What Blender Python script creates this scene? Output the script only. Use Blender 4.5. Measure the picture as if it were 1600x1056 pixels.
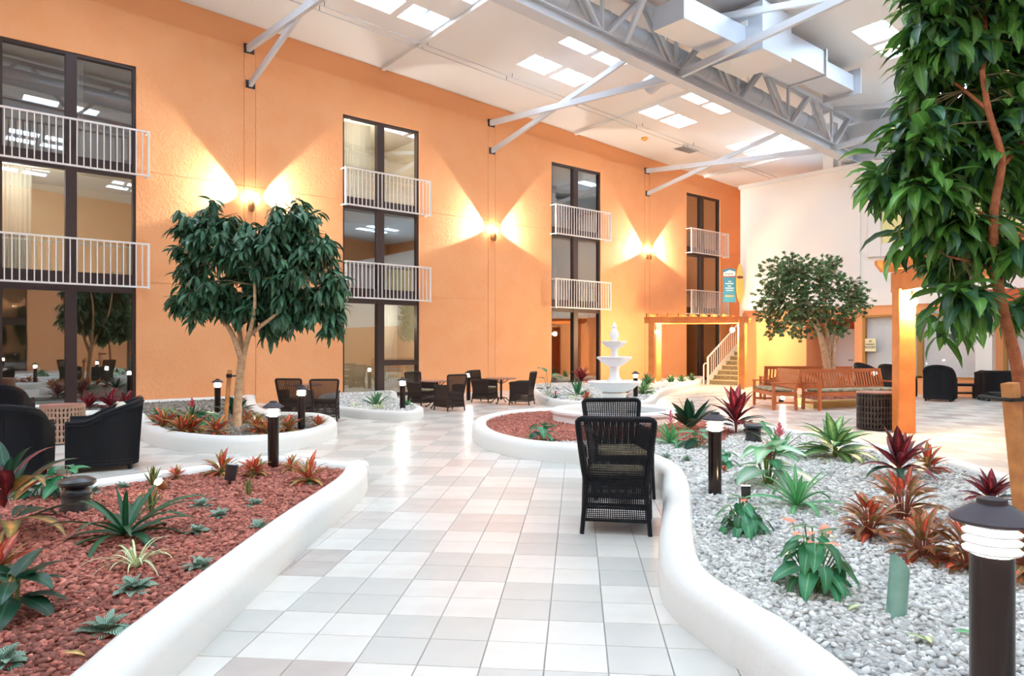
import bpy, bmesh, math, random
import numpy as np
from mathutils import Vector, Matrix, Euler
random.seed(7); RNG = np.random.default_rng(7)
for o in list(bpy.data.objects): bpy.data.objects.remove(o)
scene = bpy.context.scene
COL = scene.collection
PI = math.pi

# ------------------------------------------------------------------ camera, world, exposure
FPX, EYE, TH = 1100.0, 1.51, math.radians(50.3)      # focal length in pixels of a 1600 px frame, eye height, heading
FW = Vector((math.cos(TH), math.sin(TH), 0)); RT = Vector((math.sin(TH), -math.cos(TH), 0))
cam_d = bpy.data.cameras.new('camera'); cam = bpy.data.objects.new('camera', cam_d); COL.objects.link(cam)
cam.location = (0, 0, EYE); cam.rotation_euler = (PI/2, 0, TH - PI/2)
cam_d.sensor_width = 36; cam_d.lens = 36*FPX/1600; cam_d.shift_y = 12/1600; cam_d.clip_end = 200; cam_d.clip_start = .05
scene.camera = cam
w = bpy.data.worlds.new('world'); scene.world = w; w.use_nodes = True
w.node_tree.nodes['Background'].inputs[0].default_value = (.75, .87, 1, 1)
w.node_tree.nodes['Background'].inputs[1].default_value = 1.0
scene.view_settings.view_transform = 'Standard'; scene.view_settings.look = 'None'
scene.view_settings.exposure = 0.34; scene.view_settings.gamma = 1
SKYLIGHT = 16.0     # radiance of the daylit skylight panes
BOLLARD = 300.0

def G(x, y, z=0.0):                                   # pixel -> point on the level z
    r = FW + RT*((x-800)/FPX); k = (z-EYE)/((540-y)/FPX)
    return Vector((r.x*k, r.y*k, z))
def C(d, r, z=0.0): return FW*d + RT*r + Vector((0, 0, z))   # depth, right, height
def onv(x, y, v):
    r = FW + RT*((x-800)/FPX); k = v/r.y
    return Vector((r.x*k, v, EYE+(540-y)/FPX*k))
def onu(x, y, u):
    r = FW + RT*((x-800)/FPX); k = u/r.x
    return Vector((u, r.y*k, EYE+(540-y)/FPX*k))
def ond(x, y, d): return FW*d + RT*((x-800)/FPX*d) + Vector((0, 0, EYE+(540-y)/FPX*d))
def face_ang(phi): return TH - math.radians(phi) - PI/2      # local +Y towards phi (0 = away from viewer, 90 = to the right)

# ------------------------------------------------------------------ materials
def lin(c):
    r = []
    for x in c[:3]:
        x /= 255.0; r.append(x/12.92 if x <= .04045 else ((x+.055)/1.055)**2.4)
    return (r[0], r[1], r[2], 1)
MATS = {}
def mat(name, col, rough=.5, metal=0, spec=.5, noise=None, bump=None, emit=0, emit_col=None, tint=0, transl=0, coat=0, orand=0):
    m = bpy.data.materials.new(name); m.use_nodes = True; MATS[name] = m
    nt = m.node_tree; N = nt.nodes; L = nt.links; b = N['Principled BSDF']
    b.inputs['Roughness'].default_value = rough; b.inputs['Metallic'].default_value = metal
    b.inputs['Specular IOR Level'].default_value = spec; b.inputs['Base Color'].default_value = lin(col)
    if coat: b.inputs['Coat Weight'].default_value = coat; b.inputs['Coat Roughness'].default_value = .08
    sock = None
    tc = N.new('ShaderNodeTexCoord')
    if noise:                                          # (scale, second colour, detail)
        nz = N.new('ShaderNodeTexNoise'); nz.inputs['Scale'].default_value = noise[0]; nz.inputs['Detail'].default_value = noise[2] if len(noise) > 2 else 4
        L.new(tc.outputs['Object'], nz.inputs['Vector'])
        rp = N.new('ShaderNodeValToRGB'); rp.color_ramp.elements[0].position = .35; rp.color_ramp.elements[1].position = .68
        rp.color_ramp.elements[0].color = lin(col); rp.color_ramp.elements[1].color = lin(noise[1])
        L.new(nz.outputs['Fac'], rp.inputs['Fac']); sock = rp.outputs['Color']
    if tint or orand:                                  # natural piece-to-piece variation
        hs = N.new('ShaderNodeHueSaturation'); 
        if sock: L.new(sock, hs.inputs['Color'])
        else: hs.inputs['Color'].default_value = lin(col)
        if tint:
            a = N.new('ShaderNodeAttribute'); a.attribute_name = 'tint'; src = a.outputs['Fac']
        else:
            a = N.new('ShaderNodeObjectInfo'); src = a.outputs['Random']
        mr = N.new('ShaderNodeMapRange'); q = tint or orand
        mr.inputs['To Min'].default_value = 1-q; mr.inputs['To Max'].default_value = 1+q
        L.new(src, mr.inputs['Value']); L.new(mr.outputs[0], hs.inputs['Value']); sock = hs.outputs['Color']
    if sock: L.new(sock, b.inputs['Base Color'])
    if bump:
        nb = N.new('ShaderNodeTexNoise'); nb.inputs['Scale'].default_value = bump[0]; nb.inputs['Detail'].default_value = 5
        if len(bump) > 2: nb.inputs['Distortion'].default_value = bump[2]
        L.new(tc.outputs['Object'], nb.inputs['Vector'])
        bp = N.new('ShaderNodeBump'); bp.inputs['Strength'].default_value = bump[1]; bp.inputs['Distance'].default_value = .02
        L.new(nb.outputs['Fac'], bp.inputs['Height']); L.new(bp.outputs[0], b.inputs['Normal'])
    if emit:
        b.inputs['Emission Color'].default_value = lin(emit_col or col); b.inputs['Emission Strength'].default_value = emit
    if transl:
        tr = N.new('ShaderNodeBsdfTranslucent'); mx = N.new('ShaderNodeMixShader'); mx.inputs[0].default_value = transl
        if sock: L.new(sock, tr.inputs['Color'])
        else: tr.inputs['Color'].default_value = lin(col)
        L.new(b.outputs[0], mx.inputs[1]); L.new(tr.outputs[0], mx.inputs[2]); L.new(mx.outputs[0], N['Material Output'].inputs['Surface'])
    return m
def leaf_mat(name, mid, edge, rib=None, rough=.38, stripe=None, blotch=None, transl=.22, spread=.22):
    """colour runs from the midrib to the leaf edge along U; V runs from base to tip"""
    m = bpy.data.materials.new(name); m.use_nodes = True; MATS[name] = m
    nt = m.node_tree; N = nt.nodes; L = nt.links; b = N['Principled BSDF']; b.inputs['Roughness'].default_value = rough
    uv = N.new('ShaderNodeUVMap'); sp = N.new('ShaderNodeSeparateXYZ'); L.new(uv.outputs[0], sp.inputs[0])
    s1 = N.new('ShaderNodeMath'); s1.operation = 'SUBTRACT'; s1.inputs[1].default_value = .5; L.new(sp.outputs[0], s1.inputs[0])
    ab = N.new('ShaderNodeMath'); ab.operation = 'ABSOLUTE'; L.new(s1.outputs[0], ab.inputs[0])
    fac = ab.outputs[0]
    if stripe:                                         # feathered side veins
        w1 = N.new('ShaderNodeMath'); w1.operation = 'MULTIPLY_ADD'; w1.inputs[1].default_value = stripe; L.new(sp.outputs[1], w1.inputs[0])
        k = N.new('ShaderNodeMath'); k.operation = 'MULTIPLY'; k.inputs[1].default_value = -stripe*.7; L.new(ab.outputs[0], k.inputs[0]); L.new(k.outputs[0], w1.inputs[2])
        sn = N.new('ShaderNodeMath'); sn.operation = 'SINE'; L.new(w1.outputs[0], sn.inputs[0])
        mr = N.new('ShaderNodeMapRange'); mr.inputs['From Min'].default_value = -1; mr.inputs['To Max'].default_value = .5; L.new(sn.outputs[0], mr.inputs['Value']); fac = mr.outputs[0]
    if blotch:
        tc = N.new('ShaderNodeTexCoord'); nz = N.new('ShaderNodeTexNoise'); nz.inputs['Scale'].default_value = blotch; L.new(tc.outputs['Object'], nz.inputs['Vector'])
        ad = N.new('ShaderNodeMath'); ad.operation = 'MULTIPLY_ADD'; ad.inputs[1].default_value = .6; ad.inputs[2].default_value = -.32; L.new(nz.outputs['Fac'], ad.inputs[0])
        a2 = N.new('ShaderNodeMath'); a2.operation = 'ADD'; L.new(fac, a2.inputs[0]); L.new(ad.outputs[0], a2.inputs[1]); fac = a2.outputs[0]
    rp = N.new('ShaderNodeValToRGB'); e = rp.color_ramp.elements
    e[0].position = .0; e[0].color = lin(rib or mid); e[1].position = .47; e[1].color = lin(edge)
    x = e.new(.07); x.color = lin(mid); x = e.new(.3); x.color = lin([(p+q)/2 for p, q in zip(mid, edge)])
    L.new(fac, rp.inputs['Fac'])
    hs = N.new('ShaderNodeHueSaturation'); L.new(rp.outputs[0], hs.inputs['Color'])
    oi = N.new('ShaderNodeObjectInfo'); at = N.new('ShaderNodeAttribute'); at.attribute_name = 'tint'
    sm = N.new('ShaderNodeMath'); sm.operation = 'ADD'; L.new(oi.outputs['Random'], sm.inputs[0]); L.new(at.outputs['Fac'], sm.inputs[1])
    fr = N.new('ShaderNodeMath'); fr.operation = 'FRACT'; L.new(sm.outputs[0], fr.inputs[0])
    mr = N.new('ShaderNodeMapRange'); mr.inputs['To Min'].default_value = 1-spread; mr.inputs['To Max'].default_value = 1+spread
    L.new(fr.outputs[0], mr.inputs['Value']); L.new(mr.outputs[0], hs.inputs['Value'])
    L.new(hs.outputs[0], b.inputs['Base Color'])
    tr = N.new('ShaderNodeBsdfTranslucent'); mx = N.new('ShaderNodeMixShader'); mx.inputs[0].default_value = transl
    L.new(hs.outputs[0], tr.inputs['Color']); L.new(b.outputs[0], mx.inputs[1]); L.new(tr.outputs[0], mx.inputs[2]); L.new(mx.outputs[0], N['Material Output'].inputs['Surface'])
    return m
def glass_mat(name, refl, tint):
    m = bpy.data.materials.new(name); m.use_nodes = True; MATS[name] = m
    nt = m.node_tree; N = nt.nodes; L = nt.links; N.remove(N['Principled BSDF'])
    gl = N.new('ShaderNodeBsdfGlossy'); gl.inputs['Roughness'].default_value = .015; gl.inputs['Color'].default_value = (.9, .93, .95, 1)
    tp = N.new('ShaderNodeBsdfTransparent'); tp.inputs['Color'].default_value = lin(tint)
    mx = N.new('ShaderNodeMixShader'); mx.inputs[0].default_value = refl
    L.new(tp.outputs[0], mx.inputs[1]); L.new(gl.outputs[0], mx.inputs[2]); L.new(mx.outputs[0], N['Material Output'].inputs['Surface'])
    return m
mat('orange_stucco', (245, 170, 114), .75, noise=(1.3, (247, 178, 124), 6), bump=(9, .55, 1.2))
mat('orange_fascia', (245, 170, 114), .7, bump=(14, .2))
mat('orange_plain', (245, 170, 114), .7, bump=(14, .2))
mat('rust_wall', (206, 92, 44), .7, bump=(14, .2))
mat('cream_wall', (248, 243, 234), .8, bump=(20, .1))
mat('yellow_panel', (238, 226, 160), .7)
mat('white_trim', (240, 238, 232), .5)
mat('ceiling_white', (240, 241, 240), .85, bump=(25, .12))
mat('steel_paint', (205, 210, 216), .5)
mat('duct_metal', (198, 204, 212), .42, metal=.25, bump=(6, .08))
mat('skylight_pane', (250, 253, 255), .3, emit=SKYLIGHT, emit_col=(208, 232, 255))
mat('sky_bar', (150, 195, 225), .5)
mat('frame_brown', (58, 42, 40), .45)
mat('rail_white', (240, 234, 228), .4)
mat('room_paint', (196, 186, 164), .8)
mat('curtain_white', (246, 245, 238), .8, transl=.6)
glass_mat('window_glass', .27, (232, 232, 228))
glass_mat('store_glass', .04, (255, 255, 255))
for i, (c, c2) in enumerate([((222, 216, 206), (227, 222, 213)), ((202, 199, 191), (208, 204, 195)), ((206, 195, 185), (213, 203, 194)), ((190, 179, 170), (200, 190, 181)), ((226, 222, 213), (219, 212, 202))]):
    mat('tile_%d' % i, c, .26, spec=.55, noise=(3.5, c2, 5), bump=(2.5, .03))
mat('grout', (150, 143, 136), .9)
mat('curb_plaster', (232, 232, 226), .55, bump=(18, .12))
mat('red_soil', (146, 80, 66), .95, noise=(40, (168, 98, 82), 6), bump=(60, .9))
mat('red_stone', (158, 88, 74), .85, tint=.45, noise=(22, (184, 118, 100), 3))
mat('grey_soil', (176, 175, 171), .95, noise=(40, (200, 198, 193), 6), bump=(60, .9))
mat('grey_stone', (220, 219, 214), .85, tint=.28, noise=(20, (200, 198, 193), 3))
mat('mulch_soil', (110, 104, 95), .95, noise=(30, (136, 130, 120), 6), bump=(60, .9))
mat('mulch_stone', (136, 130, 120), .9, tint=.5)
mat('yellow_curb', (226, 200, 128), .6)
mat('wicker_black', (20, 22, 27), .5, spec=.22, bump=(120, .5))
mat('wicker_brown', (50, 38, 34), .5, spec=.3, bump=(120, .5))
mat('cushion_cream', (218, 210, 186), .9, bump=(60, .15))
mat('cushion_leaf', (176, 164, 132), .9, noise=(9, (112, 104, 86), 3))
mat('cushion_dark', (96, 92, 80), .9, noise=(9, (66, 64, 56), 3))
mat('copper_top', (176, 122, 104), .35)
mat('drum_tan', (172, 140, 120), .5)
mat('drum_dark', (58, 50, 48), .45, metal=.3)
mat('bronze', (62, 54, 52), .22, metal=.85)
mat('bronze_cap', (66, 58, 64), .55, metal=.2)
mat('lamp_glow', (255, 255, 255), .4, emit=BOLLARD, emit_col=(255, 246, 232))
mat('lamp_ring', (235, 235, 232), .35)
mat('sconce_glow', (255, 240, 215), .4, emit=120, emit_col=(255, 232, 196))
mat('warm_glow', (255, 236, 200), .4, emit=1500, emit_col=(255, 222, 170))
mat('sconce_bronze', (172, 128, 88), .4, metal=.5)
mat('spot_glow', (255, 240, 200), .4, emit=160, emit_col=(255, 232, 180))
mat('timber', (222, 140, 74), .55, noise=(3, (206, 118, 58), 6), bump=(12, .1))
mat('teak', (200, 112, 62), .5, noise=(6, (184, 96, 50), 5))
mat('stake_wood', (218, 152, 90), .65, noise=(8, (190, 122, 70), 5))
mat('bark_pale', (214, 180, 142), .8, noise=(14, (184, 146, 110), 5), bump=(30, .4))
mat('bark_lamplit', (196, 118, 76), .8, noise=(14, (160, 90, 56), 5), bump=(40, .5))  # red-orange of the uplight and pergola lamps put into the bark colour
mat('twig', (118, 106, 72), .8)
mat('black_strap', (32, 32, 34), .6)
mat('fountain_white', (246, 246, 246), .45)
mat('water', (196, 214, 214), .06, spec=.8)
mat('dark_ceramic', (48, 54, 58), .28)
mat('spot_black', (44, 44, 46), .45)
mat('spot_green', (128, 168, 152), .5, noise=(12, (112, 152, 138), 4))
mat('blind_white', (244, 245, 245), .6)
mat('gold_frame', (188, 134, 70), .45)
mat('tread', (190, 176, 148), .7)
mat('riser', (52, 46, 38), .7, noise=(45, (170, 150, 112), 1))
mat('sign_blue', (66, 142, 172), .5); mat('sign_red', (196, 78, 60), .5); mat('sign_white', (240, 240, 236), .5)
mat('sign_yellow', (240, 232, 190), .6); mat('ink', (52, 48, 44), .7); mat('sign_orange', (226, 160, 100), .5)
mat('board_yellow', (246, 208, 118), .35, noise=(5, (240, 194, 96)))
mat('detector', (232, 176, 90), .5); mat('vent_grey', (150, 152, 156), .5)
mat('stem_green', (110, 140, 70), .6); mat('stem_red', (150, 84, 60), .6)
mat('spike_pink', (226, 120, 136), .6); mat('bract_red', (206, 50, 56), .5); mat('spathe_orange', (238, 140, 104), .35)
leaf_mat('leaf_tree_dark', (66, 112, 80), (58, 100, 74), (112, 146, 100), rough=.33, spread=.4)
leaf_mat('leaf_tree_fresh', (100, 152, 64), (82, 136, 60), (150, 184, 104), rough=.32, spread=.5, transl=.32)
leaf_mat('leaf_ficus', (142, 172, 120), (124, 158, 108), rough=.4, spread=.5)
leaf_mat('leaf_brom', (38, 96, 58), (30, 82, 54), (60, 118, 72), rough=.35)
leaf_mat('leaf_brom_light', (104, 178, 112), (70, 150, 92), (150, 205, 140), rough=.4)
leaf_mat('leaf_spider', (236, 238, 196), (150, 180, 110), (244, 244, 214), rough=.45)
leaf_mat('leaf_striped', (48, 92, 72), (186, 212, 190), stripe=44, rough=.45)
leaf_mat('leaf_croton', (196, 150, 84), (86, 104, 58), (238, 178, 104), blotch=9, rough=.38, spread=.35)
leaf_mat('leaf_croton_red', (218, 92, 66), (150, 60, 50), (240, 150, 104), blotch=7, rough=.38, spread=.35)
leaf_mat('leaf_cordyline', (150, 44, 58), (64, 38, 44), (196, 84, 84), blotch=5, rough=.36, spread=.4)
leaf_mat('leaf_aglaonema', (92, 124, 66), (206, 92, 66), (222, 116, 96), blotch=8, rough=.38, spread=.3)
leaf_mat('leaf_anthurium', (66, 146, 98), (54, 130, 88), (130, 190, 146), rough=.3)
leaf_mat('leaf_deep', (38, 84, 60), (32, 72, 54), (74, 118, 88), rough=.34)
leaf_mat('leaf_caladium', (206, 232, 212), (120, 190, 140), (230, 244, 232), rough=.45)
leaf_mat('leaf_dieff', (150, 190, 110), (50, 104, 68), (190, 214, 150), blotch=9, rough=.4)
leaf_mat('leaf_sans', (52, 92, 66), (206, 200, 112), (70, 110, 78), rough=.4)
leaf_mat('leaf_grass', (70, 132, 84), (58, 116, 76), (120, 168, 110), rough=.4)

# ------------------------------------------------------------------ mesh helpers
class MB:
    def __init__(s): s.v = []; s.f = []; s.m = []; s.uv = []
    def add(s, vs, fs, mi=0):
        o = len(s.v); s.v += [tuple(p) for p in vs]; s.f += [tuple(i+o for i in f) for f in fs]; s.m += [mi]*len(fs); return s
    def box(s, x0, x1, y0, y1, z0, z1, M=None, mi=0):
        vs = [Vector(p) for p in ((x0,y0,z0),(x1,y0,z0),(x1,y1,z0),(x0,y1,z0),(x0,y0,z1),(x1,y0,z1),(x1,y1,z1),(x0,y1,z1))]
        if M: vs = [M@p for p in vs]
        return s.add(vs, [(3,2,1,0),(4,5,6,7),(0,1,5,4),(1,2,6,5),(2,3,7,6),(3,0,4,7)], mi)
    def bar(s, a, b, w, h, up=(0,0,1)):                # rectangular bar from a to b
        a = Vector(a); b = Vector(b); d = (b-a).normalized(); up = Vector(up)
        x = d.cross(up)
        if x.length < 1e-4: x = d.cross(Vector((1,0,0)))
        x.normalize(); y = x.cross(d)
        vs = [p+x*(i*w/2)+y*(j*h/2) for p in (a, b) for i, j in ((-1,-1),(1,-1),(1,1),(-1,1))]
        return s.add(vs, [(0,1,2,3),(7,6,5,4),(4,5,1,0),(5,6,2,1),(6,7,3,2),(7,4,0,3)])
    def tube(s, pts, r, n=8, closed=False, cap=True):
        pts = [Vector(p) for p in pts]; k = len(pts); rs = r if isinstance(r, (list, tuple)) else [r]*k
        vs = []; x = None
        for i, p in enumerate(pts):
            if closed: d = pts[(i+1) % k]-pts[i-1]
            else: d = pts[min(i+1, k-1)]-pts[max(i-1, 0)]
            d.normalize()
            if x is None: x = d.orthogonal().normalized()
            x = (x-d*x.dot(d))
            if x.length < 1e-5: x = d.orthogonal()
            x.normalize(); y = d.cross(x)
            vs += [p+(x*math.cos(2*PI*j/n)+y*math.sin(2*PI*j/n))*rs[i] for j in range(n)]
        fs = []
        for i in range(k if closed else k-1):
            a = i*n; b = ((i+1) % k)*n
            fs += [(a+j, a+(j+1) % n, b+(j+1) % n, b+j) for j in range(n)]
        if cap and not closed: fs += [tuple(range(n-1, -1, -1)), tuple((k-1)*n+j for j in range(n))]
        return s.add(vs, fs)
    def lathe(s, prof, n=24, c=(0,0,0), mod=None):     # prof: (radius, z)
        vs = []
        for i, (r, z) in enumerate(prof):
            for j in range(n):
                a = 2*PI*j/n; q = r*(mod(i, a) if mod else 1)
                vs.append((c[0]+q*math.cos(a), c[1]+q*math.sin(a), c[2]+z))
        fs = [(i*n+j, i*n+(j+1) % n, (i+1)*n+(j+1) % n, (i+1)*n+j) for i in range(len(prof)-1) for j in range(n)]
        if prof[0][0] > 1e-4: fs.append(tuple(range(n-1, -1, -1)))
        if prof[-1][0] > 1e-4: fs.append(tuple((len(prof)-1)*n+j for j in range(n)))
        return s.add(vs, fs)
    def prism(s, poly, a, b, axis='z'):
        def q(p, h): return (p[0], p[1], h) if axis == 'z' else ((p[0], h, p[1]) if axis == 'y' else (h, p[0], p[1]))
        n = len(poly); vs = [q(p, a) for p in poly]+[q(p, b) for p in poly]
        return s.add(vs, [tuple(range(n-1, -1, -1)), tuple(range(n, 2*n))]+[(i, (i+1) % n, n+(i+1) % n, n+i) for i in range(n)])
    def sphere(s, c, r, n=12, k=8, sc=(1,1,1)):
        pr = [(max(1e-5, math.sin(PI*i/k))*1.0, -math.cos(PI*i/k)) for i in range(k+1)]
        vs = []; 
        for (q, z) in pr:
            for j in range(n): vs.append((c[0]+r*sc[0]*q*math.cos(2*PI*j/n), c[1]+r*sc[1]*q*math.sin(2*PI*j/n), c[2]+r*sc[2]*z))
        return s.add(vs, [(i*n+j, i*n+(j+1) % n, (i+1)*n+(j+1) % n, (i+1)*n+j) for i in range(k) for j in range(n)])
    def mesh(s, name, mats, smooth=True, angle=38):
        me = bpy.data.meshes.new(name); me.from_pydata(s.v, [], s.f)
        for m in (mats if isinstance(mats, (list, tuple)) else [mats]): me.materials.append(MATS[m])
        if len(set(s.m)) > 1: me.polygons.foreach_set('material_index', s.m)
        me.update()
        if smooth:
            me.polygons.foreach_set('use_smooth', [True]*len(me.polygons)); me.set_sharp_from_angle(angle=math.radians(angle))
        return me
    def build(s, name, mats, parent=None, smooth=True, bevel=0, angle=38):
        o = link(name, s.mesh(name, mats, smooth, angle), parent)
        if bevel: bm = o.modifiers.new('bevel', 'BEVEL'); bm.width = bevel; bm.segments = 2; bm.limit_method = 'ANGLE'
        return o
def link(name, data, parent=None, loc=None, rz=None):
    o = bpy.data.objects.new(name, data); COL.objects.link(o)
    if parent is not None: o.parent = parent
    if loc is not None: o.location = loc
    if rz is not None: o.rotation_euler = (0, 0, rz)
    return o
def tag(o, label=None, cat=None, group=None, kind=None):
    if label: o['label'] = label
    if cat: o['category'] = cat
    if group: o['group'] = group
    if kind: o['kind'] = kind
    return o
def thing(name, label, cat, loc=(0,0,0), rz=0, group=None):
    return tag(link(name, None, None, loc, rz), label, cat, group)
def struct(o): o['kind'] = 'structure'; return o
def stuff(o): o['kind'] = 'stuff'; return o
def kids(o): return [c for c in COL.objects if c.parent == o]
def copy_tree(o, loc, rz, label, group=None, scale=None):
    def rec(src, par):
        c = src.copy(); COL.objects.link(c); c.parent = par
        for ch in CH.get(src.name, []): rec(ch, c)
        return c
    CH = {}
    for q in COL.objects:
        if q.parent: CH.setdefault(q.parent.name, []).append(q)
    c = rec(o, None); c.location = loc; c.rotation_euler = (0, 0, rz); c['label'] = label
    if group: c['group'] = group
    if scale: c.scale = (scale,)*3
    return c
def catmull(pts, per=6, closed=True):
    n = len(pts); out = []
    for i in range(n if closed else n-1):
        g = (lambda k: pts[k % n]) if closed else (lambda k: pts[max(0, min(n-1, k))])
        p0, p1, p2, p3 = g(i-1), g(i), g(i+1), g(i+2)
        for j in range(per):
            t = j/per
            out.append(tuple(.5*((2*p1[k])+(-p0[k]+p2[k])*t+(2*p0[k]-5*p1[k]+4*p2[k]-p3[k])*t*t+(-p0[k]+3*p1[k]-3*p2[k]+p3[k])*t**3) for k in range(len(p1))))
    if not closed: out.append(tuple(pts[-1]))
    return out
# ------------------------------------------------------------------ room shell
U0, U1, V0, V1 = -20.0, 29.3, -14.0, 18.5
CS, CV = .047, .03
def zc(u, v): return 10.25-CS*u+CV*(V1-v)           # the roof falls away from the viewer
def zcrease(u): return 9.5-.040*u
SKY_U = [7.94+5.28*k for k in range(-5, 4)]
SKY_V = [(14.9, 15.7), (13.35, 13.95), (7.65, 8.45), (6.0, 6.8), (0.2, 1.0), (-1.4, -.6), (-7.6, -6.8), (-9.2, -8.4)]
SKY = [(u+a, u+a+1.07, v0, v1) for u in SKY_U for a in (0, 1.28) for (v0, v1) in SKY_V if -19 < u+a < 27]
# floor: grout bed and tiles laid at 45 degrees to the walls
floor = struct(MB().box(U0, U1, V0, V1+.6, -.12, -.005).build('floor', 'grout', smooth=False))
T = .30; TO = G(938, 914); TT = Vector((math.cos(PI/4), math.sin(PI/4), 0)); TS = Vector((math.cos(-PI/4), math.sin(-PI/4), 0))
def tile_mat(i, j):
    bi, bj = i//2, j//2
    h = (bi*7349+bj*9151+bi*bj*131) % 97
    if (bi+bj) % 2 == 0: return 1 if h < 50 else (2 if h < 82 else 3)
    return 0 if h < 55 else 4
def tile_geo(mb, c, mi):
    a = T/2-.0022; b = a-.002; z = 0; z2 = -.0045
    vs = [c+TS*(x*b)+TT*(y*b)+Vector((0,0,z)) for x, y in ((-1,-1),(1,-1),(1,1),(-1,1))]+[c+TS*(x*a)+TT*(y*a)+Vector((0,0,z2)) for x, y in ((-1,-1),(1,-1),(1,1),(-1,1))]
    return mb.add(vs, [(0,1,2,3),(4,5,1,0),(5,6,2,1),(6,7,3,2),(7,4,0,3)], mi)
tile_names = ['tile_%d' % i for i in range(5)]
tiles = []
for i in range(-190, 190):
    for j in range(-190, 190):
        c = TO+TS*((i+.5)*T)+TT*((j+.5)*T)
        if U0-.2 < c.x < U1+.2 and V0-.2 < c.y < V1+.3: tiles.append((i, j, c))
def in_view(p):
    d = p.dot(FW); 
    if d < 3.0: return None
    x = 800+FPX*p.dot(RT)/d
    if not -20 < x < 1620: return None
    return d
near = sorted([(in_view(t[2]), t) for t in tiles if in_view(t[2])], key=lambda q: q[0])
def on_path(c):                                      # the walkway between the two beds, as the picture shows it
    d = c.dot(FW); x = 800+FPX*c.dot(RT)/d; y = 540+FPX*EYE/d
    lo = np.interp(y, [700, 770, 835, 935, 1056], [430, 560, 500, 395, 270]); hi = np.interp(y, [720, 770, 850, 890, 936, 970, 1003, 1056], [900, 1040, 1036, 1032, 1038, 1062, 1104, 1175])
    return lo < x < hi
single = [t for d, t in near if on_path(t[2])][:300]
sid = {(t[0], t[1]) for t in single}
tm = [tile_geo(MB(), Vector((0,0,0)), 0).mesh('floor_tile', n, False) for n in tile_names]
for (i, j, c) in single: link('floor_tile', tm[tile_mat(i, j)], floor, c)
mb = MB()
for (i, j, c) in tiles:
    if (i, j) not in sid: tile_geo(mb, c, tile_mat(i, j))
stuff(mb.build('floor_tiles', tile_names, floor, smooth=False))

def lattice(name, mats, A, B, holes, P, depth, parent=None):
    """sheet over A x B with rectangular openings and reveals; P(a, b, k) gives the point, k = depth"""
    xs = sorted(set(list(A)+[h[0] for h in holes]+[h[1] for h in holes])); ys = sorted(set(list(B)+[h[2] for h in holes]+[h[3] for h in holes]))
    mb = MB(); H = lambda a, b: any(h[0] < a < h[1] and h[2] < b < h[3] for h in holes)
    for i in range(len(xs)-1):
        for j in range(len(ys)-1):
            if H((xs[i]+xs[i+1])/2, (ys[j]+ys[j+1])/2): continue
            q = [(xs[i], ys[j]), (xs[i+1], ys[j]), (xs[i+1], ys[j+1]), (xs[i], ys[j+1])]
            mb.add([P(a, b, 0) for a, b in q], [(0,1,2,3)]); mb.add([P(a, b, depth) for a, b in q], [(3,2,1,0)])
    for h in holes:
        q = [(h[0], h[2]), (h[1], h[2]), (h[1], h[3]), (h[0], h[3])]
        for k in range(4):
            a, b = q[k], q[(k+1) % 4]
            mb.add([P(*a, 0), P(*b, 0), P(*b, depth), P(*a, depth)], [(0,1,2,3)])
    a0, a1, b0, b1 = A[0], A[-1], B[0], B[-1]
    q = [(a0, b0), (a1, b0), (a1, b1), (a0, b1)]
    for k in range(4):
        a, b = q[k], q[(k+1) % 4]
        mb.add([P(*a, 0), P(*b, 0), P(*b, depth), P(*a, depth)], [(0,1,2,3)])
    return mb.build(name, mats, parent, smooth=False)
# ceiling with skylight wells
ceiling = struct(lattice('ceiling', 'ceiling_white', (U0, U1), (V0, V1+.5), SKY, lambda a, b, k: Vector((a, b, zc(a, b)+k)), .3))
pane = None
for (a0, a1, b0, b1) in SKY:
    mb = MB(); q = [(a0-.02, b0-.02), (a1+.02, b0-.02), (a1+.02, b1+.02), (a0-.02, b1+.02)]
    mb.add([(a, b, zc(a, b)+.24) for a, b in q]+[(a, b, zc(a, b)+.27) for a, b in q], [(3,2,1,0),(4,5,6,7),(0,1,5,4),(1,2,6,5),(2,3,7,6),(3,0,4,7)])
    c_ = Vector(((a0+a1)/2, (b0+b1)/2, zc((a0+a1)/2, (b0+b1)/2))); dd_ = c_.dot(FW)
    seen = dd_ > .5 and -30 < 800+FPX*c_.dot(RT)/dd_ < 1630 and 540-FPX*(c_.z-EYE)/dd_ > -30
    mb.build('skylight_pane' if seen else 'skylight_pane_offscreen', 'skylight_pane', ceiling, smooth=False)   # the array goes on over the hall, as the window reflections show
    if b0 > 5 and a0 > 5:
        m = (a0+a1)/2+.1; MB().bar((m, b0+.02, zc(m, b0)+.2), (m, b0+.45, zc(m, b0+.45)+.2), .08, .04).build('skylight_bar', 'sky_bar', ceiling, smooth=False)
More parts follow.
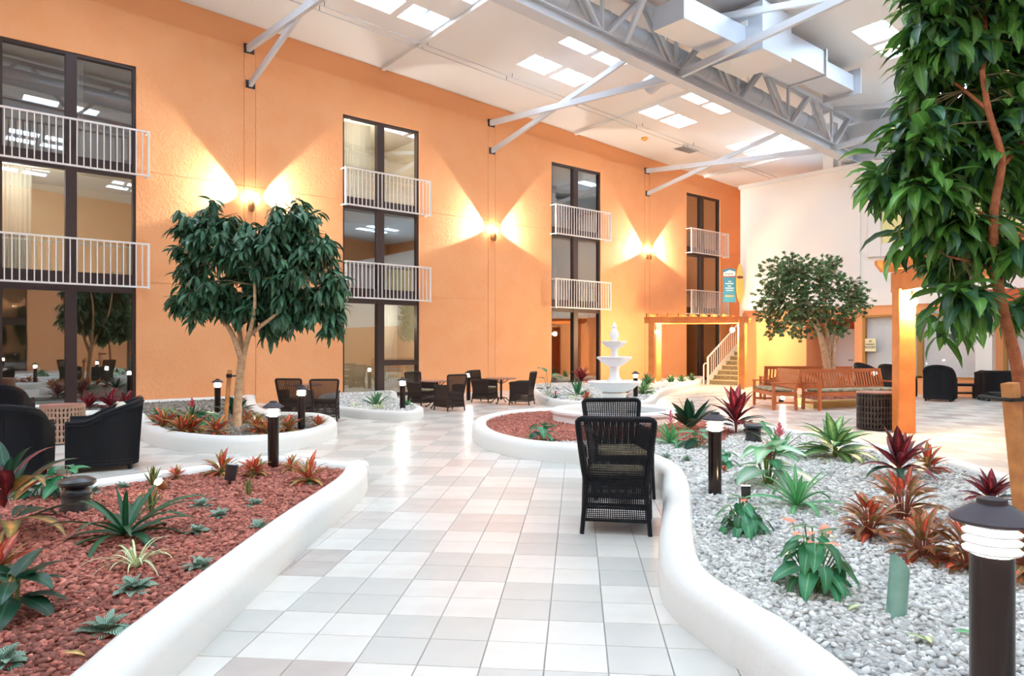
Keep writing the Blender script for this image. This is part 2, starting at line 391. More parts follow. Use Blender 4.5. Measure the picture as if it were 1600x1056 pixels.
# long left wall with four window columns
WIN = [(1.17, 3.8), (9.1, 11.65), (17.2, 19.77), (25.12, 27.6)]
BAYS = [-9.6, -1.6, 6.42, 14.43, 22.45]; GW = .008
VJ = [u+du for u in BAYS for du in (-.1, .2)]; edges = [U0]+[e for wn in WIN for e in wn]+[U1]
HJ = [(edges[k]+.001, edges[k+1]-.001, z) for k in range(0, len(edges), 2) for z in (3.02, 5.66)]
wall_left = struct(lattice('wall_left', 'orange_stucco', (U0, U1), (-.02, 8.2), [(a, b, .0, 8.12) for a, b in WIN]+[(u-GW, u+GW, .01, 8.19) for u in VJ]+[(a, b, z-GW, z+GW) for a, b, z in HJ], lambda a, b, k: Vector((a, V1+k, b)), .3))
mb = MB(); cuts_ = [U0]+[x for u in sorted(VJ) for x in (u-GW, u+GW)]+[U1]
for k in range(0, len(cuts_), 2):
    p, q = cuts_[k], cuts_[k+1]
    mb.add([(p, V1, 8.2), (q, V1, 8.2), (q, V1, zcrease(q)), (p, V1, zcrease(p)), (p, V1+.12, 8.2), (q, V1+.12, 8.2), (q, V1+.12, zcrease(q)), (p, V1+.12, zcrease(p))], [(0,1,2,3), (3,2,6,7), (0,3,7,4), (1,5,6,2)])
mb.build('upper_wall', 'orange_stucco', wall_left, smooth=False)
for u in VJ: MB().box(u-.03, u+.03, V1+.016, V1+.11, 0, zcrease(u)).build('joint_back', 'orange_stucco', wall_left, smooth=False)
for a, b, z in HJ: MB().box(a, b, V1+.016, V1+.11, z-.03, z+.03).build('joint_back', 'orange_stucco', wall_left, smooth=False)
mb = MB(); mb.add([(U0, V1+.1, zcrease(U0)-.05), (U1, V1+.1, zcrease(U1)-.05), (U1, V1+.1, zc(U1, V1)+.05), (U0, V1+.1, zc(U0, V1)+.05),
                   (U0, V1+.3, zcrease(U0)-.05), (U1, V1+.3, zcrease(U1)-.05), (U1, V1+.3, zc(U1, V1)+.05), (U0, V1+.3, zc(U0, V1)+.05)], [(0,1,2,3),(7,6,5,4),(3,2,6,7),(0,3,7,4),(1,5,6,2)])
mb.build('fascia', 'orange_fascia', wall_left, smooth=False)
# other walls of the hall
wall_back = struct(MB().box(U1, U1+.3, V0, V1+.3, -.02, 10.6).build('wall_back', 'orange_fascia', smooth=False))
wall_near = struct(MB().box(U0-.3, U0, V0, V1+.3, -.02, 12.4).build('wall_near', 'orange_stucco', smooth=False))
wall_right = struct(lattice('wall_right', 'orange_stucco', (U0, U1), (-.02, 12.4), [], lambda a, b, k: Vector((a, V0-k, b)), .3))
n = 4
for (a, b) in [(-14, -11.4), (-6, -3.4), (2, 4.6), (10, 12.6), (18, 20.6)]:   # windows of the wall opposite (seen only as reflections)
    n += 1
    wo = struct(link('window_%d' % n, None, None, (a, V0, 0)))
    MB().box(0, b-a, 0, .05, 0, 8.1).build('frame', 'frame_brown', wo, smooth=False)
    for z0, z1 in ((.1, 2.74), (3.18, 5.47), (5.8, 8.0)):
        for x0, x1 in ((.08, 1.2), (1.4, 2.52)): MB().box(x0, x1, .05, .07, z0, z1).build('pane', 'window_glass', wo, smooth=False)

# windows: frame, mullion, spandrels, panes, the room behind
STOREYS = [(.1, 2.74), (3.18, 5.47), (5.8, 8.05)]
for n, (a, b) in enumerate(WIN):
    wo = struct(link('window_%d' % (n+1), None, None, (a, V1, 0)))
    W = b-a; mul0, mul1 = (W-1.42, W-1.2)
    f = lambda x0, x1, z0, z1, nm, y0=.04, y1=.2: MB().box(x0, x1, y0, y1, z0, z1).build(nm, 'frame_brown', wo, smooth=False)
    f(0, .06, 0, 8.12, 'jamb'); f(W-.06, W, 0, 8.12, 'jamb'); f(mul0, mul1, 0, 8.05, 'mullion', .03, .22); f(.05, W-.05, 8.05, 8.12, 'head')
    f(.05, W-.05, 2.74, 3.18, 'spandrel', .05, .2); f(.05, W-.05, 5.47, 5.8, 'spandrel', .05, .2); f(.05, W-.05, 0, .1, 'sill')
    if n in (1,): f(mul1, W-.05, .92, 1.08, 'rail')
    for k, (z0, z1) in enumerate(STOREYS):
        for x0, x1 in ((.05, mul0+.02), (mul1-.02, W-.05)):
            MB().box(x0, x1, .12, .128, z0-.02, z1+.02).build('pane', 'window_glass', wo, smooth=False)
        pm = 'room_paint'
        mb = MB(); x0, x1, y0, y1, za, zb = -.7, W+.7, .31, 3.2, z0-.09, z1+.2
        vs = [(x0,y0,za),(x1,y0,za),(x1,y1,za),(x0,y1,za),(x0,y0,zb),(x1,y0,zb),(x1,y1,zb),(x0,y1,zb)]
        mb.add(vs, [(0,1,2,3),(7,6,5,4),(2,6,7,3),(1,5,6,2),(0,3,7,4)]); mb.build('room', pm, wo, smooth=False)
def room_light(n, k, e, col, x, y=.9):       # rooms whose windows are lit in the photograph
    a, b = WIN[n]; z0, z1 = STOREYS[k]
    l = bpy.data.lights.new('room_lamp', 'POINT'); l.energy = e; l.color = col; l.shadow_soft_size = .15
    o = bpy.data.objects.new('room_lamp', l); COL.objects.link(o); o.location = (a+x, V1+y, z1-.45)
room_light(1, 2, 260, (1, .97, .9), .6, .8); room_light(1, 0, 90, (1, .93, .82), 1.65, .8); room_light(0, 1, 120, (1, .97, .92), .33, .75)
def curtain(n, k, x0, x1, label, y=.34):
    a, b = WIN[n]; z0, z1 = STOREYS[k]; mb = MB(); N = int((x1-x0)*70); t = .006
    top = []
    for i in range(N+1):
        x = x0+(x1-x0)*i/N; top.append((a+x, V1+y+.03+.028*math.sin(i*1.05)+.008*math.sin(i*.37)))
    vs = [(p[0], p[1], z) for z in (z0+.01, z1) for p in top]+[(p[0], p[1]+t, z) for z in (z0+.01, z1) for p in top]; K = N+1
    fs = []
    for i in range(N): fs += [(i, i+1, K+i+1, K+i), (2*K+i+1, 2*K+i, 3*K+i, 3*K+i+1)]
    mb.add(vs, fs); o = mb.build('curtain', 'curtain_white', smooth=True, angle=80)
    tag(o, label, 'curtain')
curtain(1, 2, .12, 1.1, 'white pleated curtain in top storey window left of the first sconce pair, brightly lit')
curtain(1, 0, 1.3, 2.0, 'white curtain drawn behind ground floor glass by the two bistro tables')
curtain(0, 1, .05, .62, 'white sheer curtain in middle storey window above the wicker tub chairs')
curtain(2, 1, 1.42, 1.62, 'narrow white curtain edge in middle storey window above the fountain')
curtain(3, 2, .12, .5, 'pale curtain in top storey window nearest the cream wall')
curtain(0, 2, 1.42, 1.6, 'narrow pale curtain edge in top storey window beside the tall railings')

# Juliet railings
WN = ['beside the tub chairs', 'beside the broad staked tree', 'above the fountain', 'above the small pergola']
for n, (a, b) in enumerate(WIN):
    for k, (z0, z1) in enumerate(((2.86, 3.91), (5.48, 6.55))):
        x0, x1 = a-.06, b+.2; y = V1-.3
        r = thing('balcony_railing', 'white metal balcony railing at the %s storey window %s' % (('middle', 'top')[k], WN[n]), 'railing', (x0, y, z0), 0, 'white window railings')
        L_, H_ = x1-x0, z1-z0
        MB().bar((-.02, 0, H_-.02), (L_+.02, 0, H_-.02), .045, .04).build('top_rail', 'rail_white', r, smooth=False)
        MB().bar((-.02, 0, .02), (L_+.02, 0, .02), .04, .04).build('bottom_rail', 'rail_white', r, smooth=False)
        for x in (0, L_):
            MB().bar((x, 0, -.02), (x, 0, H_), .05, .05).build('post', 'rail_white', r, smooth=False)
            for z in (.02, H_-.02): MB().bar((x, 0, z), (x, .31, z), .03, .03).build('wall_bracket', 'rail_white', r, smooth=False)
        nb = 22; me = MB().bar((0, 0, .03), (0, 0, H_-.03), .022, .022).mesh('baluster', 'rail_white', False)
        for i in range(1, nb): link('baluster', me, r, (L_*i/nb, 0, 0))

# ------------------------------------------------------------------ cream upper block with shop front, right of the stairs
UB, VB, ZB, ZG = 23.7, 15.0, 7.42, 2.87
shop = [(onu(1537, 500, UB).y, onu(1348, 500, UB).y, .52, 2.5), (onu(1700, 500, UB).y, onu(1568, 500, UB).y, .52, 2.5)]
rec_ = (onu(1335, 500, UB).y, onu(1260, 500, UB).y, -.01, 2.42)
wall_block = struct(lattice('wall_shop', 'orange_plain', (V0, VB), (-.02, ZG), shop+[rec_], lambda a, b, k: Vector((UB+k, a, b)), .25))
wb = struct(MB().box(UB, U1+.1, V0, VB, ZG, ZB).build('wall_upper', 'cream_wall', smooth=False))
MB().box(UB-.05, U1, V0, VB+.05, ZB, ZB+.14).build('coping', 'white_trim', wb, smooth=False)
MB().box(UB+.25, U1, VB-.25, VB, 0, ZG).build('side_wall', 'cream_wall', wb, smooth=False)
MB().box(UB-.02, UB+.24, VB-.14, VB+.02, 0, ZG).build('white_corner_post', 'white_trim', wb, smooth=False)
v_m = onu(1357, 300, UB).y; zb_ = onu(1390, 400, UB).z
pil0, pil1 = onu(1345, 300, UB).y, onu(1333, 300, UB).y
MB().box(UB-.06, UB, pil0, pil1, ZG, ZB).build('pilaster', 'cream_wall', wb, smooth=False)
for k in range(3):                                   # three moulded panels along the upper wall
    va = v_m-k*5.4; vb = va-4.6
    z0, z1 = zb_, 6.9; w_ = .42
    for (y0, y1, q0, q1) in ((va-w_, va, z0, z1), (vb, vb+w_, z0, z1), (vb+w_, va-w_, z0, z0+w_), (vb+w_, va-w_, z1-w_, z1)):
        MB().box(UB-.09, UB, y0, y1, q0, q1).build('panel_moulding', 'white_trim', wb, smooth=False, bevel=.03)
    MB().box(UB-.012, UB, vb+w_, va-w_, z0+w_, z1-w_).build('yellow_panel', 'yellow_panel', wb, smooth=False)
MB().box(UB-.05, UB, V0, VB, ZG-.06, ZG+.28).build('white_band', 'cream_wall', wb, smooth=False)
# entrance recess
ra, rb = rec_[0], rec_[1]
MB().box(UB+.25, UB+1.5, ra-.2, ra, 0, ZG).build('recess_side', 'rust_wall', wb, smooth=False)
MB().box(UB+.25, UB+1.5, rb, rb+.2, 0, ZG).build('recess_side', 'orange_plain', wb, smooth=False)
MB().box(UB+1.5, UB+1.7, ra-.2, rb+.2, 0, ZG).build('recess_back', 'rust_wall', wb, smooth=False)
d1 = struct(link('door_1', None, None, (UB+1.48, rb-.1, 0)))
dl_ = MB().box(-.05, 0, -1.0, 0, 0, 2.1).build('leaf_panel', 'white_trim', d1, smooth=False, bevel=.01)
MB().tube([(-.05, -.85, 1), (-.11, -.85, 1), (-.11, -.72, 1)], .012).build('handle', 'bronze', dl_)
MB().box(UB-.6, UB, shop[1][0], onu(1548, 500, UB).y, 2.45, 3.1).build('canopy', 'rust_wall', wb, smooth=False)
MB().box(UB-.32, UB, onu(1556, 500, UB).y, onu(1530, 500, UB).y, 0, ZG+.4).build('column', 'cream_wall', wb, smooth=False)
# shop windows with closed blinds
cuts = [[onu(x, 500, UB).y for x in (1348, 1433, 1442, 1537)], [onu(x, 500, UB).y for x in (1568, 1630, 1638, 1700)]]
for n, (v0, v1, z0, z1) in enumerate(shop):
    so = struct(link('window_%d' % (10+n), None, None, (UB, 0, 0)))
    c = cuts[n]; fw = .09
    for (y0, y1, q0, q1) in ((v1-fw, v1, z0, z1), (v0, v0+fw, z0, z1), (c[2], c[1], z0, z1), (v0, v1, z1-fw*.7, z1), (v0, v1, z0, z0+fw*.5)):
        MB().box(-.03, .12, y0, y1, q0, q1).build('frame_bar', 'gold_frame', so, smooth=False)
    for (y0, y1) in ((c[1], v1-fw), (v0+fw, c[2])):
        MB().box(.04, .046, y0, y1, z0, z1).build('pane', 'store_glass', so, smooth=False)
        mb = MB(); ns = 44
        for i in range(ns):
            zz = z0+(z1-z0)*(i+.5)/ns; h = (z1-z0)/ns*.52
            mb.add([(.13, y0, zz+h), (.13, y1, zz+h), (.1, y1, zz-h), (.1, y0, zz-h)], [(0,1,2,3)])
        stuff(mb.build('blind_slats', 'blind_white', so, smooth=False))
    MB().box(.2, .25, v0, v1, z0-.1, z1+.1).build('back_panel', 'room_paint', so, smooth=False)
# grey service shaft standing on the block
p = MB(); p.box(UB+.3, UB+2.4, 9.0, 11.3, ZB+.17, 8.95)
tag(p.build('service_shaft', 'steel_paint', smooth=False), 'grey boxed service shaft standing on the cream block at the girder end', 'shaft')
struct(MB().box(UB-.1, UB+.25, 11.4, 11.75, ZB+.14, 9.1).build('trim_1', 'white_trim', smooth=False))

# stairs beside the block
st = thing('staircase', 'straight flight of pebble-faced stairs with white metal handrail beyond small pergola', 'stairs', (UB-.15, 16.25, 0), 0)
NS_, RU, RI = 15, .28, .185
for i in range(NS_):
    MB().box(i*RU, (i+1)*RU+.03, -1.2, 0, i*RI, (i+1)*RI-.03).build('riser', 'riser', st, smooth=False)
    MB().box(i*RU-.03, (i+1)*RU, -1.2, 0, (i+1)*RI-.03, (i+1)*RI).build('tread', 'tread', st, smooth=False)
for y in (.03,):
    e0 = (0, y, .05); e1 = (NS_*RU, y, NS_*RI)
    MB().bar((-.05, y, .16), (NS_*RU, y, NS_*RI+.12), .04, .22).build('stringer', 'rail_white', st, smooth=False)
    MB().bar((-.08, y, 1.05), (NS_*RU, y, NS_*RI+1.0), .05, .05).build('handrail', 'rail_white', st, smooth=False)
    MB().bar((-.08, y, 0), (-.08, y, 1.07), .06, .06).build('newel_post', 'rail_white', st, smooth=False)
    MB().tube([(-.08, y, .82), (-.3, y, .82), (-.36, y, .76), (-.36, y, 0)], .024).build('grab_rail', 'rail_white', st)
    for i in range(1, 30):
        x = i*NS_*RU/30; MB().bar((x, y, x/RU*RI+.1), (x, y, x/RU*RI+1.02), .022, .022).build('baluster', 'rail_white', st, smooth=False)
MB().box(NS_*RU, NS_*RU+1.2, -1.2, 2.2, NS_*RI-.18, NS_*RI).build('landing', 'tread', st, smooth=False)

# ------------------------------------------------------------------ roof steel
VG = 10.94
def zch(u): return 8.15-.050*(u-14.43)
def ztop(u): return min(zch(u)+1.42, zc(u, VG)-.08)
gir = thing('roof_girder', 'long white painted steel roof truss girder with broad bottom flange', 'truss', (0, 0, 0))
ua, ub = -16.0, 24.02
for nm, zf, wd, hh in (('bottom_flange', lambda u: zch(u), .34, .05), ('bottom_web', lambda u: zch(u)+.14, .05, .26), ('upper_flange', lambda u: zch(u)+.27, .26, .04), ('top_chord', lambda u: ztop(u), .2, .14)):
    MB().bar((ua, VG, zf(ua)), (ub, VG, zf(ub)), wd, hh).build(nm, 'steel_paint', gir, smooth=False)
u = 14.43-2.7*11
while u < 23.9:
    b0 = Vector((u, VG, zch(u)+.28))
    if u > ua:
        MB().bar(b0, (u, VG, ztop(u)), .07, .07).build('vertical', 'steel_paint', gir, smooth=False)
        for du in (-1.2, 1.2):
            for dv in (-.07, .07): MB().bar(b0+Vector((.1*du, dv, 0)), (u+du, VG+dv, ztop(u+du)), .075, .08).build('web_diagonal', 'steel_paint', gir, smooth=False)
    u += 2.7
for k, u in enumerate(BAYS):
    def brace(sign, v_end, lab):
        zr, zl = zcrease(u), zcrease(u)-.92
        o = thing('roof_brace', lab, 'brace', (u, VG, 0), 0, 'crossed roof braces')
        MB().bar((0, 0, zch(u)+.1), (0, sign*abs(v_end-VG), zr), .1, .17).build('upper_strut', 'steel_paint', o, smooth=False)
        MB().bar((0.06, 0, ztop(u)), (0.06, sign*abs(v_end-VG), zl), .09, .14).build('lower_strut', 'steel_paint', o, smooth=False)
        if sign > 0:
            MB().box(-.1, .16, v_end-VG-.02, v_end-VG+.03, zr-.12, zr+.12).build('wall_plate', 'bronze_cap', o, smooth=False)
            MB().box(-.06, .18, v_end-VG-.02, v_end-VG+.03, zl-.1, zl+.1).build('wall_plate', 'bronze_cap', o, smooth=False)
    wn = ['', '', 'above the first sconce beside the broad tree', 'above the sconce near the bistro tables', 'above the sconce near the small pergola'][k]
    if k >= 1: brace(1, V1, ('crossed steel braces on the orange wall '+wn) if wn else 'crossed pale steel braces on the orange wall behind the viewer')
    if k >= 2: brace(-1, 3.4, 'crossed pale steel braces rising from the roof girder away from the orange wall, bay '+['one', 'two', 'three'][k-2] if 0 else ['crossed steel braces on the far girder side, over the path', 'crossed steel braces beside the rectangular duct', 'crossed steel braces over the shop front, behind tree leaves'][k-2])
tag(MB().bar((12.3, VG-.2, zch(12.3)+.2), (11.6, 8.9, zc(11.6, 8.9)-.08), .1, .12).build('sway_brace', 'steel_paint', smooth=False), 'slanting pale steel sway brace between girder and ceiling by the duct', 'brace')
# ducts
dt = thing('round_duct', 'long round sheet metal air duct running beside the roof girder', 'duct', (0, 11.32, 0))
def ring(u0, u1, r): return [(r, 0), (r, u1-u0)]
a = Vector((-6, 0, zch(-6)+.83)); b = Vector((23.9, 0, zch(23.9)+.83))
MB().tube([a, b], .26, 28).build('duct_body', 'duct_metal', dt)
for i in range(1, 23):
    q = a.lerp(b, i/23); MB().tube([q-Vector((.03,0,0)), q+Vector((.03,0,0))], .27, 28).build('joint_band', 'duct_metal', dt)
for i in range(1, 8):
    q = a.lerp(b, (i+.5)/8); MB().bar(q, (q.x, 0, zc(q.x, 11.32)), .015, .015).build('hanger', 'steel_paint', dt)
rd = thing('rectangular_duct', 'stepped rectangular pale air duct hanging beyond the round duct', 'duct', (0, 0, 0))
def seg(nm, u0, u1, v0, v1, z0, z1): return MB().box(u0, u1, v0, v1, z0, z1).build(nm, 'duct_metal', rd, smooth=False, bevel=.01)
seg('takeoff_box', 12.6, 15.0, 9.35, 10.2, 8.6, 9.12)
seg('duct_box', 15.0, 16.3, 8.9, 10.3, 8.45, 9.6)
seg('duct_section', 16.3, 18.4, 9.1, 10.1, 8.72, 9.35); seg('duct_section', 18.4, 20.4, 9.25, 9.95, 8.8, 9.25)
MB().tube([(15.6, 11.4, zch(15.6)+.83), (15.6, 12.4, zch(15.6)+.83), (15.6, 12.8, zch(15.6)+.7)], .24, 20).build('elbow', 'duct_metal', dt).location = (0, -11.32, 0)
for u in (16.3, 18.4, 20.4): MB().box(u-.03, u+.03, 9.05, 10.15, 8.68, 9.4).build('flange', 'duct_metal', rd, smooth=False)
MB().box(14.985, 15.0, 9.3, 9.8, 9.1, 9.25).build('access_label_plate', 'white_trim', rd, smooth=False)
# ceiling services
for v, nm in ((16.52, 'run beside the orange wall'), (16.25, 'run farther from the orange wall')):
    o = thing('ceiling_conduit', 'thin conduit pipe along the white ceiling, '+nm, 'pipe', (0, 0, 0))
    MB().tube([(-2, v, zc(-2, v)-.128), (28.5, v, zc(28.5, v)-.128)], .014, 6).build('pipe', 'steel_paint', o)
    for i in range(8): MB().tube([(3*i+1.5, v, zc(3*i+1.5, v)-.128), (3*i+1.5, v, zc(3*i+1.5, v))], .008, 5).build('hanger', 'spot_black', o)
q = G(1075, 232, 9.0); 
def onceil(x, y):
    r = FW+RT*((x-800)/FPX)+Vector((0, 0, (540-y)/FPX)); n = Vector((CS, CV, 1)); k = (10.25+CV*V1-EYE)/n.dot(r); return Vector((0, 0, EYE))+r*k
q = onceil(1075, 232); vt = thing('ceiling_vent', 'grey louvred ceiling air vent near the small pergola bay', 'vent', q, 0)
MB().box(-.55, .55, -.2, .34, -.03, .03).build('vent_frame', 'white_trim', vt, smooth=False)
for i in range(5): MB().box(-.5, .5, -.16+i*.1, -.1+i*.1, -.05, -.028).build('louvre', 'vent_grey', vt, smooth=False)
q = onceil(1007, 215); sd = thing('smoke_detector', 'small yellowish smoke detector on the white ceiling', 'detector', q, 0)
MB().lathe([(.12, 0), (.13, -.04), (.09, -.09), (.02, -.1)], 16).build('housing', 'detector', sd); MB().lathe([(.03, -.1), (.03, -.13), (.0, -.13)], 10).build('sensor', 'detector', sd)
for u in (10.4, 18.4, 26.4):
    tag(MB().bar((u, VG, zc(u, VG)-.05), (u, V1, zc(u, V1)-.05), .09, .1).build('ceiling_purlin', 'ceiling_white', smooth=False), {10.4: 'white ceiling purlin between the first and second roof braces', 18.4: 'white ceiling purlin between second and third roof braces', 26.4: 'white ceiling purlin beyond the last roof brace'}[u], 'beam')

fa = thing('fire_alarm', 'small red fire alarm box on the orange wall by the stairs', 'alarm', onu(1206, 523, UB), 0)
MB().box(-.06, 0, -.07, .07, -.08, .08).build('housing', 'sign_red', fa, smooth=False, bevel=.01); MB().box(-.068, -.06, -.03, .03, -.03, .02).build('strobe', 'sign_white', fa, smooth=False)
# wall sconces
for k, u in enumerate(BAYS):
    if k < 2: continue                                # only the three sconces in the picture
    z = 5.3
    sc_ = thing('wall_sconce', 'bronze twin wall sconce throwing two beams on the orange wall, '+['', 'behind the viewer', 'over the broad staked tree', 'over the bistro tables', 'near the small pergola'][k], 'wall lamp', (u+.07, V1, z), 0, 'wall sconces')
    MB().lathe([(.0, -.32), (.05, -.3), (.09, -.2), (.06, -.08), (.03, 0)], 12, (0, -.12, 0)).build('body', 'sconce_bronze', sc_)
    MB().box(-.07, .07, -.03, 0, -.25, .05).build('backplate', 'sconce_bronze', sc_, smooth=False)
    MB().tube([(0, -.02, -.1), (0, -.12, -.1)], .02).build('arm', 'sconce_bronze', sc_)
    for s in (-1, 1):
        br_ = MB().tube([(0, -.12, -.05), (s*.07, -.13, .03)], .014).build('branch', 'sconce_bronze', sc_)
        MB().sphere((s*.1, -.13, .06), .05).build('bulb', 'sconce_glow', br_)
        l = bpy.data.lights.new('sconce_beam', 'SPOT'); l.energy = 560; l.color = (1, .93, .82); l.spot_size = math.radians(76); l.spot_blend = .22; l.shadow_soft_size = .04
        lo = bpy.data.objects.new('sconce_beam', l); COL.objects.link(lo); lo.location = (u+.07+s*.17, V1-.24, z+.08)
        dirv = Vector((s*1.0, .22, .22)); lo.rotation_euler = dirv.to_track_quat('-Z', 'Y').to_euler()
# ------------------------------------------------------------------ planting beds
def pt(e): return G(*e[1:]) if e[0] == 'p' else C(*e[1:])
def poly_in(P, poly):
    x, y = P[:, 0], P[:, 1]; ins = np.zeros(len(P), bool); n = len(poly)
    for i in range(n):
        x0, y0 = poly[i][:2]; x1, y1 = poly[(i+1) % n][:2]
        if y0 == y1: continue
        c = ((y0 > y) != (y1 > y)) & (x < (x1-x0)*(y-y0)/(y1-y0)+x0); ins ^= c
    return ins
def offset(loop, k):                                  # inward offset of a counter-clockwise loop
    n = len(loop); out = []
    for i in range(n):
        a = Vector(loop[i-1][:2]); b = Vector(loop[(i+1) % n][:2]); t = (b-a).normalized()
        out.append((loop[i][0]-t.y*k, loop[i][1]+t.x*k))
    return out
def ccw(loop):
    A = sum(loop[i][0]*loop[(i+1) % len(loop)][1]-loop[(i+1) % len(loop)][0]*loop[i][1] for i in range(len(loop)))
    return loop if A > 0 else loop[::-1]
ICO = bmesh.new(); bmesh.ops.create_icosphere(ICO, subdivisions=1, radius=1)
ICO_V = np.array([v.co[:] for v in ICO.verts]); ICO_F = np.array([[v.index for v in f.verts] for f in ICO.faces]); ICO.free()
STONES = []
for k in range(6):
    V = ICO_V*(1+RNG.uniform(-.28, .28, (12, 1))); V[:, 2] *= .62; V[:, 0] *= 1.25; STONES.append(V)
def big_mesh(name, V, F, mats, tint=None, uv=None, flat=True):
    """V (n,3), F (m,k) arrays -> mesh, quickly"""
    me = bpy.data.meshes.new(name); me.vertices.add(len(V)); me.vertices.foreach_set('co', V.astype(np.float32).ravel())
    k = F.shape[1]; me.loops.add(F.size); me.loops.foreach_set('vertex_index', F.astype(np.int32).ravel())
    me.polygons.add(len(F)); me.polygons.foreach_set('loop_start', np.arange(0, F.size, k, dtype=np.int32))
    if uv is not None:
        l = me.uv_layers.new(name='UVMap'); l.data.foreach_set('uv', uv[F.ravel()].astype(np.float32).ravel())
    if tint is not None:
        a = me.attributes.new('tint', 'FLOAT', 'POINT'); a.data.foreach_set('value', tint.astype(np.float32))
    for m in mats: me.materials.append(MATS[m])
    me.update(calc_edges=True); me.validate()
    if not flat: me.polygons.foreach_set('use_smooth', [True]*len(me.polygons))
    return me
def rotmats(n, tilt):
    az = RNG.uniform(0, 2*PI, n); tx = RNG.normal(0, tilt, n); ty = RNG.normal(0, tilt, n)
    c, s = np.cos(az), np.sin(az); Z = np.zeros((n, 3, 3)); Z[:, 0, 0] = c; Z[:, 0, 1] = -s; Z[:, 1, 0] = s; Z[:, 1, 1] = c; Z[:, 2, 2] = 1
    X = np.zeros((n, 3, 3)); X[:, 0, 0] = 1; X[:, 1, 1] = np.cos(tx); X[:, 1, 2] = -np.sin(tx); X[:, 2, 1] = np.sin(tx); X[:, 2, 2] = np.cos(tx)
    Y = np.zeros((n, 3, 3)); Y[:, 1, 1] = 1; Y[:, 0, 0] = np.cos(ty); Y[:, 0, 2] = np.sin(ty); Y[:, 2, 0] = -np.sin(ty); Y[:, 2, 2] = np.cos(ty)
    return Z@X@Y
STONE_ME = {}
def scatter(parent, pts, size, m, singles):
    """pebbles: the largest in view are separate objects, the rest one mesh"""
    n = len(pts); k = RNG.integers(0, 6, n); s = size*RNG.uniform(.65, 1.35, n); R = rotmats(n, .35)
    d = pts[:, 0]*FW.x+pts[:, 1]*FW.y; r = pts[:, 0]*RT.x+pts[:, 1]*RT.y
    x = 800+FPX*r/np.maximum(d, .1); y = 540-FPX*(pts[:, 2]-EYE)/np.maximum(d, .1)
    vis = (d > .5) & (x > 0) & (x < 1600) & (y < 1056)
    score = np.where(vis, s/np.maximum(d, .1), -1); order = np.argsort(-score); one = order[:singles] if singles else []
    for i in one:
        key = (int(k[i]), m)
        if key not in STONE_ME: STONE_ME[key] = big_mesh('gravel_stone', STONES[key[0]], ICO_F, [m])
        o = link('gravel_stone', STONE_ME[key], parent)
        o.matrix_basis = Matrix.Translation(Vector(pts[i])-Vector(parent.location)) @ Matrix(R[i].tolist()).to_4x4() @ Matrix.Scale(float(s[i]), 4)
    rest = np.setdiff1d(np.arange(n), one)
    V = np.concatenate([np.einsum('nij,vj->nvi', R[rest[k[rest] == q]], STONES[q])*s[rest[k[rest] == q]][:, None, None]+pts[rest[k[rest] == q]][:, None, :] for q in range(6)]).reshape(-1, 3)-np.array(parent.location)
    nn = len(rest); F = (ICO_F[None]+(np.arange(nn)*12)[:, None, None]).reshape(-1, 3)
    o = link('gravel_layer', big_mesh('gravel_layer', V, F, [m], np.repeat(RNG.uniform(0, 1, nn), 12)), parent); stuff(o)
CURB = [(0, 0), (.005, .16), (.02, .205), (.055, .235), (.10, .245), (.19, .24), (.225, .225), (.24, .19), (.24, .1)]
BEDS = {}
def bed(name, label, outline, soil, curb_scale=1.0, curb_mat='curb_plaster', level=.175, smooth=True, name_part='curb', curb_loop=None, joints=()):
    pts = [tuple(pt(e))[:2] for e in outline]; loop = ccw(catmull(pts, 7) if smooth else pts)
    o = thing('planting_bed', label, 'planter', (loop[0][0], loop[0][1], 0)); org = Vector(o.location)
    prof = [(a*curb_scale, b*curb_scale) for a, b in CURB]; n = len(loop); vs = []
    for (a, b) in prof: vs += [(p[0]-org.x, p[1]-org.y, b) for p in offset(loop, a)]
    fs = [(i*n+j, i*n+(j+1) % n, (i+1)*n+(j+1) % n, (i+1)*n+j) for i in range(len(prof)-1) for j in range(n)]
    MB().add(vs, fs).build('curb', curb_mat, o, angle=60)
    inner = offset(loop, .2*curb_scale); bm = bmesh.new()
    bv = [bm.verts.new((p[0]-org.x, p[1]-org.y, level*curb_scale)) for p in inner]; es = [bm.edges.new((bv[i], bv[(i+1) % n])) for i in range(n)]
    bmesh.ops.triangle_fill(bm, use_beauty=True, use_dissolve=False, edges=es)
    for f in bm.faces:
        f.normal_update()
        if f.normal.z < 0: f.normal_flip()
    me = bpy.data.meshes.new('soil'); bm.to_mesh(me); bm.free(); me.materials.append(MATS[soil]); link('soil', me, o)
    BEDS[name] = (o, inner, level*curb_scale); return o, inner
def sample(inner, dens, keep=None, z=.18):
    a = np.array(inner)[:, :2]; lo, hi = a.min(0), a.max(0); n = int(np.prod(hi-lo)*dens)
    P = RNG.uniform(lo, hi, (n, 2)); P = P[poly_in(P, inner)]
    if keep is not None: P = P[keep(P)]
    return np.c_[P, z+RNG.uniform(-.006, .008, len(P))]
def vis_keep(P, dmin=.8, x0=-80, x1=1680):
    d = P[:, 0]*FW.x+P[:, 1]*FW.y; r = P[:, 0]*RT.x+P[:, 1]*RT.y; x = 800+FPX*r/np.maximum(d, .1)
    return (d > dmin) & (x > x0-150) & (x < x1+150)
def dist(P): return P[:, 0]*FW.x+P[:, 1]*FW.y
